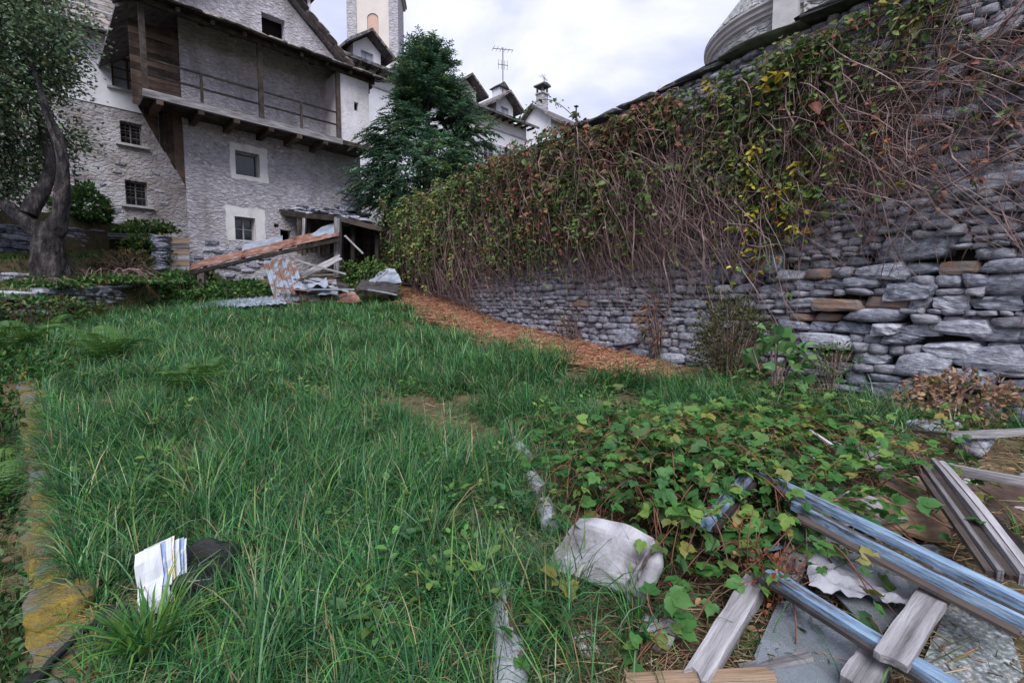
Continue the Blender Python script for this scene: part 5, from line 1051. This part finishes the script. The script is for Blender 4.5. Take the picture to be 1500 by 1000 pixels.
# ------------------------------------------------------------------ things in the foreground
def gp(px, row, lift=0.0):
    r = ray(px, row); t = 1.0
    for i in range(60):
        p = CAMP + r * t; f = p.z - H(p.x, p.y, False) - lift
        t += f / max(.15, -(r.z - .115 * r.y)) * .7
    return CAMP + r * t
def bag():
    b = empty('black_bag', gp(285, 886), R(15), 'black nylon bag slumped open in the grass', 'bag')
    def blob(sx, sy, sz, p, c, seed, dent=.12):
        bm = bmesh.new(); bmesh.ops.create_icosphere(bm, subdivisions=4, radius=1); off = Vector((seed, 0, 0))
        for v in bm.verts:
            q = v.co; m = (abs(q.x) ** p + abs(q.y) ** p + abs(q.z) ** p) ** (1 / p); q = q / m; q *= 1 + dent * mnoise.noise(q * 1.7 + off) + .07 * mnoise.noise(q * 4 + off) - .06 * abs(mnoise.noise(q * 7 + off)); v.co = Vector((q.x * sx, q.y * sy, q.z * sz)) + Vector(c)
        me = bpy.data.meshes.new('b'); bm.to_mesh(me); bm.free(); me.polygons.foreach_set('use_smooth', [True] * len(me.polygons)); me.materials.append(M['black']); return me
    link('body', blob(.15, .11, .09, 2.7, (.01, .05, .06), 3, .35), b); link('flap', blob(.13, .03, .12, 2.3, (.02, .12, .13), 9, .3), b, (0, 0, 0), (R(-14), R(8), 0)); link('pocket', blob(.07, .05, .05, 2.6, (-.25, -.1, .04), 5, .25), b)
    link('strap', MB().tube([(-.24, -.1, .06), (-.3, -.2, .08), (-.35, -.3, .04), (-.36, -.36, .02)], .014, 6).mesh('strap', M['black'], True), b)
    link('strap_pad', blob(.03, .06, .02, 3, (-.36, -.38, .02), 6), b); link('zip', MB().tube([(-.11, -.03, .125), (0, -.045, .135), (.11, -.02, .12)], .003, 5).mesh('zip', M['frame_grey'], True), b)
    p = empty('paper_stack', gp(228, 908), R(8), 'stack of white printed papers leaning on the black bag', 'papers')
    for i in range(7):
        dx, dz = -.03 + .009 * i + random.uniform(-.006, .006), random.uniform(-.02, .025); q = [Vector((-.03 + dx + .003 * i, .009 * i, .0 + dz)), Vector((.06 + dx + .003 * i, .01 * i, .055 + dz)), Vector((.035 + dx + .004 * i, .06 + .009 * i, .315 + dz)), Vector((-.065 + dx + .004 * i, .05 + .006 * i, .275 + dz))]
        sheet('sheet', q, ('paper', 'paper_blue', 'paper', 'paper_print', 'paper', 'paper_blue', 'paper')[i], p, nu=8, nv=6, thick=.002, warp=.018)
bag()
def pipe():
    p = empty('broken_pipe', gp(745, 940), 0, 'weathered grey pipe with a long broken hole showing rusty inside', 'pipe'); o = Vector(p.location); a = gp(752, 1030, .05) - o; b = gp(736, 868, .05) - o; d = (b - a); k, n = 26, 34; R0 = .062
    for nm, rr, mt in (('pipe_wall', R0, 'pvc'), ('pipe_lining', R0 * .86, 'pvc_in')):
        sd_ = d.cross(Vector((0, 0, 1))).normalized(); up = sd_.cross(d).normalized(); vs = []; fs = []
        for i in range(n + 1):
            for j in range(k): t = 6.283 * j / k; vs.append(a + d * (i / n) + (sd_ * math.cos(t) + up * math.sin(t)) * rr * (1 + .03 * mnoise.noise(Vector((i * .3, j * .5, 0)))))
        for i in range(n):
            for j in range(k):
                f = i / n; t = 6.283 * (j + .5) / k; hole = nm == 'pipe_wall' and .42 < f < .93 and abs(t - .95) < .62 * math.sin((f - .42) / .51 * 3.1) ** .6 + .08 * mnoise.noise(Vector((i * .7, 0, 0)))
                if not hole: fs.append((i * k + j, i * k + (j + 1) % k, (i + 1) * k + (j + 1) % k, (i + 1) * k + j))
        MB().add(vs, fs).build(nm, M[mt], p, smooth=True)
    for (px, r, px2, r2, lab) in ((752, 645, 772, 672, 'short grey pipe stub in the lawn beyond the brambles'), (776, 700, 796, 722, 'pale pipe fragment between the pipe stub and the basin'), (798, 738, 806, 770, 'pipe fragment at the upper edge of the basin')):
        a, b = gp(px, r, .05), gp(px2, r2, .05); c = (a + b) / 2; m = MB(); n = 8; m.tube([a.lerp(b, i / n) - c for i in range(n + 1)], [.05 + .006 * random.random() for _ in range(n + 1)], 14); ob = m.build('pipe_fragment', M['pvc'], None, c, smooth=False); tag(ob, lab, 'pipe')
pipe()
def basin():
    b = empty('enamel_basin', gp(885, 850), 0, 'broken dirty white basin lying on edge under the brambles', 'basin'); o = Vector(b.location)
    A, B_, C_, D_ = gp(848, 757, .25), gp(958, 788, .3), gp(912, 866, .12), gp(797, 830, .07)
    sheet('back_panel', [D_, C_, B_, A], 'ceramic', b, nu=16, nv=16, thick=.03, warp=.035, sag=-.03, org=o)
    E1, E2 = gp(966, 806, .27), gp(926, 888, .06); n = 14; pts = [E1.lerp(E2, i / n) - o + Vector((.012 * math.sin(i / n * 3.14), 0, 0)) for i in range(n + 1)]
    MB().tube(pts, [.036 * min(1, .35 + 3.2 * min(i, n - i) / n) for i in range(n + 1)], 16).build('rolled_rim', M['ceramic'], b, smooth=True)
    sheet('side_panel', [C_, E2, E1, B_], 'ceramic', b, nu=12, nv=12, thick=.02, warp=.02, sag=.02, org=o)
    tag(link('enamel_chip', MB().prism([(-.05, -.05), (.03, -.06), (.06, .03), (.02, .05), (-.04, .04)], -.008, .008).mesh('enamel_chip', M['white_plastic'], bevel=.004), None, gp(858, 940, .03), (R(-70), R(10), R(30))), 'small white enamel chip on the litter before the basin', 'basin shard')
basin()
def frames():
    f = empty('casement', gp(1300, 800), 0, 'large pale blue painted window frame discarded on the rubbish', 'window frame'); o = Vector(f.location)
    P1 = gp(1103, 690, .34); P2 = gp(1520, 893, .27); P3 = gp(1030, 772, .32); up = Vector((0, -.1, 1)); d = (P2 - P1).normalized(); sdv = d.cross(up).normalized()
    def rail(nm, a, b, w_, t_, m='blue_paint'): return plank_obj(f, a - o, b - o, w_, t_, m, up, nm)
    rail('rail', P1, P2, .05, .035); g = sdv * .055; rail('groove', P1 + g + d * .2 - up * .02, P2 + g - up * .02, .05, .016, 'iron'); rail('rail', P1 + sdv * .095 + d * .25 - up * .015, P2 + sdv * .095 - up * .015, .024, .04, 'blue_paint'); rail('lower_rail', P1 + sdv * .135 + d * .3 - up * .035, P2 + sdv * .135 - up * .035, .04, .014, 'wood_dark')
    rail('stile', P1, P3, .055, .035); rail('stile_edge', P1 + Vector((.045, -.01, -.01)), P3 + Vector((.045, -.01, -.01)), .02, .025, 'wood_dark')
    Q1 = gp(1122, 836, .2); Q2 = gp(1420, 1022, .2); f2 = empty('casement', gp(1260, 930), 0, 'worn pale blue window sash rail with flaking paint over broken glass', 'window sash'); o2 = Vector(f2.location)
    plank_obj(f2, Q1 - o2, Q2 - o2, .052, .035, 'blue_paint', up, 'rail'); d2 = (Q2 - Q1).normalized(); s2 = d2.cross(up).normalized(); plank_obj(f2, Q1 + s2 * .045 - up * .012 - o2, Q2 + s2 * .04 - up * .012 - o2, .02, .016, 'iron', up, 'putty_groove')
    # shards of the panes, each lying on the heap
    def shard(lab, pts, lift, tilt, mat='glass'):
        ps = [gp(x, y, lift) for x, y in pts]; c = sum(ps, Vector()) / len(ps); n = len(ps); vs = [(p - c) + Vector((0, 0, tilt * (p.x - c.x))) for p in ps]; vs = vs + [v - Vector((0, 0, .004)) for v in vs]
        ob = MB().add(vs, [tuple(range(n)), tuple(range(2 * n - 1, n - 1, -1))] + [(i, (i + 1) % n, (i + 1) % n + n, i + n) for i in range(n)]).build('glass_shard', M[mat], None, c); return tag(ob, lab, 'glass shard')
    shard('broken pane between the two blue rails with jagged upper edge', [(1172, 815), (1195, 778), (1230, 790), (1245, 812), (1262, 800), (1330, 842), (1345, 860), (1292, 925), (1260, 905)], .1, .03)
    shard('large mirror-like pane reflecting the sky below the blue sash', [(1140, 880), (1165, 878), (1275, 950), (1240, 1015), (1120, 1020), (1105, 960)], .09, -.02)
    shard('small pane corner beside the grey wooden plank end', [(1250, 1015), (1283, 968), (1305, 985), (1290, 1020)], .1, .05)
    shard('dusty crazed pane at the right of the grey crossing plank', [(1352, 965), (1392, 880), (1440, 905), (1482, 935), (1500, 990), (1470, 1010), (1400, 1010)], .07, .04, 'glass_dust')
    shard('bluish pane strip lying in front of the far blue rail', [(1395, 870), (1410, 860), (1510, 905), (1510, 935)], .12, .0)
    c = gp(1255, 850, .125); bm = bmesh.new(); bmesh.ops.create_grid(bm, x_segments=26, y_segments=18, size=1)
    for v in bm.verts: x, y = v.co.x, v.co.y; v.co = Vector((x * .17 + .02 * mnoise.noise(Vector((y * 2, 5, 0))), y * .13, .055 * mnoise.noise(Vector((x * 2.2, y * 2.8, 1))) + .02 * mnoise.noise(Vector((x * 6, y * 6, 4)))))
    me = bpy.data.meshes.new('rag'); bm.to_mesh(me); bm.free(); me.polygons.foreach_set('use_smooth', [True] * len(me.polygons)); me.materials.append(M['cloth']); tag(link('white_rag', me, None, c, (0, 0, R(-30))), 'crumpled white curtain rag under the broken pane', 'rag')
    # weathered timber
    T = [((1396, 832), (1300, 972), .22, .09, .025, 'wood_grey', 'wide grey plank crossing between the two blue rails'), ((1112, 846), (1018, 1000), .12, .085, .05, 'wood_grey', 'grey splintered post beside the dark hollow under the brambles'), ((915, 1000), (1135, 993), .1, .05, .04, 'wood_tan', 'pale batten along the foot of the rubbish heap'), ((1085, 985), (1190, 962), .08, .05, .03, 'wood_grey', 'short grey batten end touching the sky-reflecting pane'),
         ((1378, 684), (1530, 712), .26, .1, .035, 'wood_grey', 'broad silvered plank lying level near the wall end'), ((1250, 1010), (1290, 950), .14, .09, .03, 'wood_grey', 'grey plank stub poking from beneath the blue sash'), ((1150, 850), (1190, 770), .12, .09, .03, 'wood_grey', 'grey wood piece under bramble leaves inside the blue frame'), ((1390, 638), (1510, 632), .2, .06, .04, 'wood_grey', 'thin grey board under the wall stones'), ((1430, 742), (1510, 820), .2, .05, .04, 'wood_dark', 'dark rotten lath behind the grooved frame')]
    for (a, b, l, w_, t_, m, lab) in T: thing_plank('plank', lab, gp(*a, l), gp(*b, l), w_, t_, m)
    gf = empty('grooved_frame', gp(1430, 760), 0, 'grey weathered grooved window jamb lying across the rubbish', 'window frame'); og = Vector(gf.location); A, Bv = gp(1366, 676, .3), gp(1500, 850, .26); dd = (Bv - A).normalized(); sv_ = dd.cross(Vector((0, 0, 1))).normalized()
    for k_, (off, w_, h_, m) in enumerate(((0, .022, .05, 'wood_grey'), (.032, .03, .02, 'wood_dark'), (.062, .02, .045, 'wood_grey'), (.092, .026, .02, 'wood_dark'), (-.035, .03, .03, 'wood_grey'))): plank_obj(gf, A + sv_ * off - og, Bv + sv_ * off - og, w_, h_, m, name='jamb_strip')
    thing_sheet('plywood_board', 'tan weathered plywood board lying behind the far blue rail', [gp(1262, 770, .08), gp(1395, 790, .1), gp(1372, 684, .16), gp(1296, 694, .14)], 'wood_tan', cat='board', nu=8, nv=8, thick=.02, warp=.02)
    thing_sheet('plywood_board', 'dark brown board in the gap below the broad silvered plank', [gp(1400, 760, .05), gp(1510, 770, .05), gp(1510, 715, .1), gp(1395, 705, .1)], 'wood_brown', cat='board', nu=6, nv=6, thick=.02, warp=.02)
m_ = pm('crazed dusty glass', [(.08, .09, .09), (.2, .22, .23), (.55, .58, .62)], 60, .3, .9, 80, lo=.35, hi=.72, dist=.006, spec=.6); M['glass_dust'] = m_
frames()
def rocks():
    RV = stone_variants(4, M['trim_stone']) + stone_variants(3, M['slate']) + stone_variants(2, M['ceramic'])
    for i in range(46):
        x, y = random.uniform(.9, 3.4), random.uniform(1.55, 4.0); z = H(x, y); c = random.uniform(.04, .12)
        tag(link('rubble_stone', random.choice(RV), None, (x, y, z + c * .2), (random.gauss(0, .3), random.gauss(0, .3), random.uniform(0, 6)), (c * random.uniform(1, 1.6), c, c * random.uniform(.5, .9))), 'small broken stone or plaster lump in the rubbish heap by the wall', 'rubble', 'rubble in the rubbish heap')
    for i in range(22):
        x, y = random.uniform(1.1, 3.3), random.uniform(1.7, 3.7); a = random.uniform(-1.2, .6); ln = random.uniform(.12, .5) ; z = H(x, y) + random.uniform(.03, .16); d = Vector((math.cos(a), math.sin(a), random.uniform(-.12, .12))) * ln / 2; c = Vector((x, y, z))
        thing_plank('lath', 'thin splintered lath lying loose in the rubbish heap', c - d, c + d, random.uniform(.015, .045), random.uniform(.008, .02), random.choice(('wood_grey', 'wood_grey', 'wood_dark', 'wood_tan', 'blue_paint')), cat='lath', group='laths in the rubbish heap')
    for (px, r, lift, sc, mat, lab, nm, cat) in ((1080, 658, .06, (.3, .22, .17), 'trim_stone', 'pinkish grey rounded stone among bramble leaves', 'stone_block', 'stone'), (1275, 672, .08, (.24, .2, .17), 'ceramic', 'pale rounded lump of masonry behind the tan board', 'stone_block', 'stone'), (1368, 627, .05, (.5, .25, .13), 'slate', 'long slate block fallen at the wall foot', 'stone_block', 'stone'),
        (960, 928, .03, (.13, .11, .09), 'trim_stone', 'small grey stone below the basin rim', 'stone_block', 'stone'), (1210, 742, .1, (.2, .16, .13), 'trim_stone', 'grey rubble lump against the far blue rail', 'stone_block', 'stone'), (1255, 745, .12, (.2, .15, .13), 'wood_grey', 'splintered timber lump beside the rubble', 'timber_lump', 'timber'),
        (895, 648, .3, (.085, .08, .08), 'white_plastic', 'small round white plastic ball on the bramble leaves', 'white_ball', 'ball'), (950, 668, .24, (.06, .05, .05), 'blue_paint', 'dark blue plastic scrap in the brambles', 'plastic_scrap', 'litter'), (862, 690, .2, (.07, .05, .05), 'white_plastic', 'crumpled white plastic scrap among the brambles', 'plastic_scrap', 'litter'), (890, 712, .2, (.09, .06, .03), 'white_plastic', 'torn white plastic strip over the brambles', 'plastic_scrap', 'litter'), (1430, 650, .1, (.2, .14, .1), 'slate', 'small slate piece between grey boards', 'stone_block', 'stone')):
        v = stone_variants(1, M[mat])[0]; ob = link(nm, v, None, gp(px, r, lift), (random.gauss(0, .15), random.gauss(0, .15), random.uniform(-.6, .6)), sc)
        if nm == 'white_ball':
            bm = bmesh.new(); bmesh.ops.create_icosphere(bm, subdivisions=3, radius=.5); 
            for v_ in bm.verts: v_.co *= 1 + .08 * mnoise.noise(v_.co * 4)
            me = bpy.data.meshes.new('white_ball'); bm.to_mesh(me); bm.free(); me.polygons.foreach_set('use_smooth', [True] * len(me.polygons)); me.materials.append(M[mat]); ob.data = me
        tag(ob, lab, cat)
    for (a, b, l, lab) in (((1092, 648), (1140, 630), .2, 'short white plastic strip near the pinkish stone'), ((1185, 630), (1225, 656), .22, 'white stick poking out above the blue frame corner')): thing_plank('white_strip', lab, gp(*a, l), gp(*b, l), .02, .012, 'white_plastic', cat='litter')
rocks()

# ------------------------------------------------------------------ brambles over the rubbish
def trifoliate(seed, size=.075):
    r = random.Random(seed); m = MB()
    def leaflet(base, ang, L_, tilt):
        n = 5; W = L_ * .36; c, s = math.cos(ang), math.sin(ang); mid, le, ri = [], [], []
        for i in range(n + 1):
            f = i / n; w_ = W * math.sin(min(1, f * 1.12 + .1) * 3.0) ** .75 if i < n else 0
            w_ *= 1 + (.14 if i % 2 else -.1); z = -.22 * L_ * f * f + tilt * f * L_; x = f * L_
            P = lambda y, h: (base[0] + c * x - s * y, base[1] + s * x + c * y, base[2] + z + h)
            mid.append(P(0, 0)); le.append(P(w_, w_ * .28)); ri.append(P(-w_, w_ * .28))
        o = len(m.v); m.v += mid + le + ri
        for i in range(n): m.f += [(o + i, o + i + 1, o + n + 2 + i, o + n + 1 + i), (o + i + 1, o + i, o + 2 * n + 2 + i, o + 2 * n + 3 + i)]
    tip = (size * .45, 0, .01); leaflet(tip, 0, size * 1.1, .12)
    for sg in (-1, 1): leaflet((size * .36, 0, .008), sg * r.uniform(.95, 1.3), size * r.uniform(.8, .95), .1)
    m.v += [(0, -.0012, 0), (0, .0012, 0), (size * .5, .0012, .01), (size * .5, -.0012, .01)]; k = len(m.v); m.f.append((k - 4, k - 3, k - 2, k - 1))
    me = bpy.data.meshes.new('leaf'); me.from_pydata(m.v, [], m.f); me.polygons.foreach_set('use_smooth', [True] * len(me.polygons)); me.materials.append(M['bramble']); return me
TL = [trifoliate(i, s_) for i, s_ in enumerate((.065, .075, .085, .06))]
def bramble(c, ncane, reach, hgt, step, label, lim=260, box=None, az=None, sc=(.5, .95)):
    z0 = H(c[0], c[1], False); t = empty('bramble', (c[0], c[1], z0), 0, label, 'bramble'); paths = []; cnt = 0; k = 12
    for i in range(ncane):
        a = random.uniform(0, 6.283) if az is None else random.gauss(*az); L_ = reach * random.uniform(.45, 1.1); h = hgt * random.uniform(.5, 1.15); cv = random.gauss(0, .5); sx, sy = random.gauss(0, .12), random.gauss(0, .12); pts = []
        for j in range(k):
            f = j / (k - 1); x = sx + math.cos(a + cv * f) * L_ * f; y = sy + math.sin(a + cv * f) * L_ * f; z = H(c[0] + x, c[1] + y, False) - z0 + h * (math.sin(min(f * 2.4 + .25, 3.0)) * .95 + .05) + .02; pts.append(Vector((x, y, z)))
        paths.append([tuple(p) for p in pts]); n = max(2, min(int(L_ / step), math.ceil(lim / ncane * random.uniform(.7, 1.4))))
        for q in range(n):
            if cnt >= lim: break
            f = .12 + .88 * (q + random.random()) / n; g = f * (k - 1); j = min(int(g), k - 2); p = pts[j].lerp(pts[j + 1], g - j)
            link('leaf', random.choice(TL), t, p + Vector((random.gauss(0, .03), random.gauss(0, .03), random.gauss(.02, .035))), (random.gauss(0, .4), random.gauss(.05, .4), random.uniform(0, 6.283)), [random.uniform(*sc)] * 3); cnt += 1
    st = link('canes', strips(np.array(paths), .0032, 'canes', M['twig_red']), t); st['kind'] = 'stuff'
bramble((.68, 2.5), 30, .38, .36, .042, 'bramble sprays lying over the top of the broken basin', 190)
bramble((.75, 2.9), 46, .62, .34, .036, 'dense bright green bramble behind the broken basin', 300)
bramble((1.2, 2.62), 48, .55, .36, .033, 'bramble mound hanging over the dark hollow beside the grey post', 300)
bramble((1.1, 3.35), 46, .75, .26, .042, 'bramble patch around the small white ball', 300)
bramble((1.75, 3.45), 40, .75, .24, .045, 'bramble growing over the pinkish stone and blue frame', 290)
bramble((.95, 2.75), 40, .5, .42, .036, 'thick crest of bramble leaves between the basin and the blue frame', 300)
bramble((1.5, 3.35), 30, .45, .28, .045, 'bramble leaves crowding behind the blue frame corner', 180)
bramble((1.28, 2.42), 26, .42, .3, .03, 'bramble leaves spilling between the dark hollow and the blue sash', 280)
bramble((2.05, 2.6), 14, .6, .26, .06, 'scattered bramble sprays over the grey crossing plank', 90)
bramble((.8, 2.32), 24, .36, .4, .04, 'tall bramble spray drooping over the basin rim', 210)
bramble((1.05, 2.2), 18, .36, .3, .05, 'bramble leaves at the mouth of the dark hollow', 130)
bramble((.55, 3.55), 26, .6, .18, .08, 'thin bramble fringe creeping from the pipe stub into the lawn', 120)
bramble((.42, 2.75), 16, .35, .15, .08, 'low bramble sprigs between pipe fragments and basin', 60)
bramble((.6, 2.0), 14, .3, .14, .06, 'small bramble seedlings in front of the basin', 55)
bramble((.2, 1.78), 9, .22, .12, .06, 'small bramble shoots beside the broken pipe', 30)
bramble((2.35, 3.5), 30, .7, .2, .075, 'sparse bramble between the rubble lump and the wall', 130)
bramble((1.35, 2.5), 11, 1.0, .3, .07, 'long bramble runners trailing across the broken glass', 150, az=(-.4, .35))
bramble((1.75, 2.75), 12, .7, .2, .07, 'bramble sprigs rooted between the two blue rails', 110)
bramble((1.0, 1.95), 12, .4, .14, .07, 'weedy bramble shoots around the small grey stone', 70)
bramble((2.2, 2.95), 7, .8, .34, .1, 'bramble canes arching over the grooved grey frame', 60, az=(-.9, .5))
bramble((2.6, 4.3), 22, .55, .3, .07, 'bramble below the olive bush at the wall foot', 110)
bramble((3.2, 3.6), 14, .6, .2, .08, 'low bramble by the fallen slate block', 60)
def dead_stems():
    p = gp(1115, 900); t = empty('dead_plant', p, 0, 'withered red-brown weed stems with seed heads before the blue sash', 'dry plant'); n = 16; k = 8; f = np.linspace(0, 1, k)[None, :, None]; a = rng.uniform(0, 6.28, n); ln = rng.uniform(.2, .42, n)
    T_ = np.stack([np.cos(a) * .12 + .05, np.sin(a) * .1, ln], -1)[:, None, :]; b0 = rng.normal(0, .03, (n, 1, 3)) * np.array([1, 1, 0]); paths = b0 * (1 - f) + T_ * f + np.array([.05, 0, 0]) * np.sin(f * 3) * rng.normal(0, 1, (n, 1, 1))
    link('stems', strips(paths, .0025, 'stems', M['twig_red']), t); m = 420; i = rng.integers(0, n, m); g = rng.uniform(.25, 1, m); C = paths[i, (g * (k - 1)).astype(int)] + rng.normal(0, .018, (m, 3))
    so = link('seed_heads', leaf_cloud('seed_heads', C, rdir(m), rdir(m), rng.uniform(.012, .03, m), palette(m, [(.2, .06, .035), (.27, .12, .06), (.12, .05, .03)], [3, 2, 1]), .6), t); so['kind'] = 'stuff'
dead_stems()
def litter():
    n = 2600; C = []
    while len(C) < n:
        x, y = rng.uniform(.3, 3.8), rng.uniform(1.3, 4.6); dw, s = wall_sd(x, y)
        if dw > .1: C.append((x, y, H(x, y) + rng.uniform(.005, .05)))
    C = np.array(C); o = link('leaf_litter', leaf_cloud('leaf_litter', C, rdir(n) * np.array([1, 1, .25]), np.tile([0, 0, 1.], (n, 1)) + rng.normal(0, .35, (n, 3)), rng.uniform(.02, .055, n), palette(n, [(.17, .09, .055), (.25, .15, .09), (.1, .06, .04), (.3, .22, .15)], [3, 2, 2, 1]), .55, mat=M['straw'])); tag(o, 'brown fallen leaf litter under the rubbish', 'leaf litter', kind='stuff')
litter()
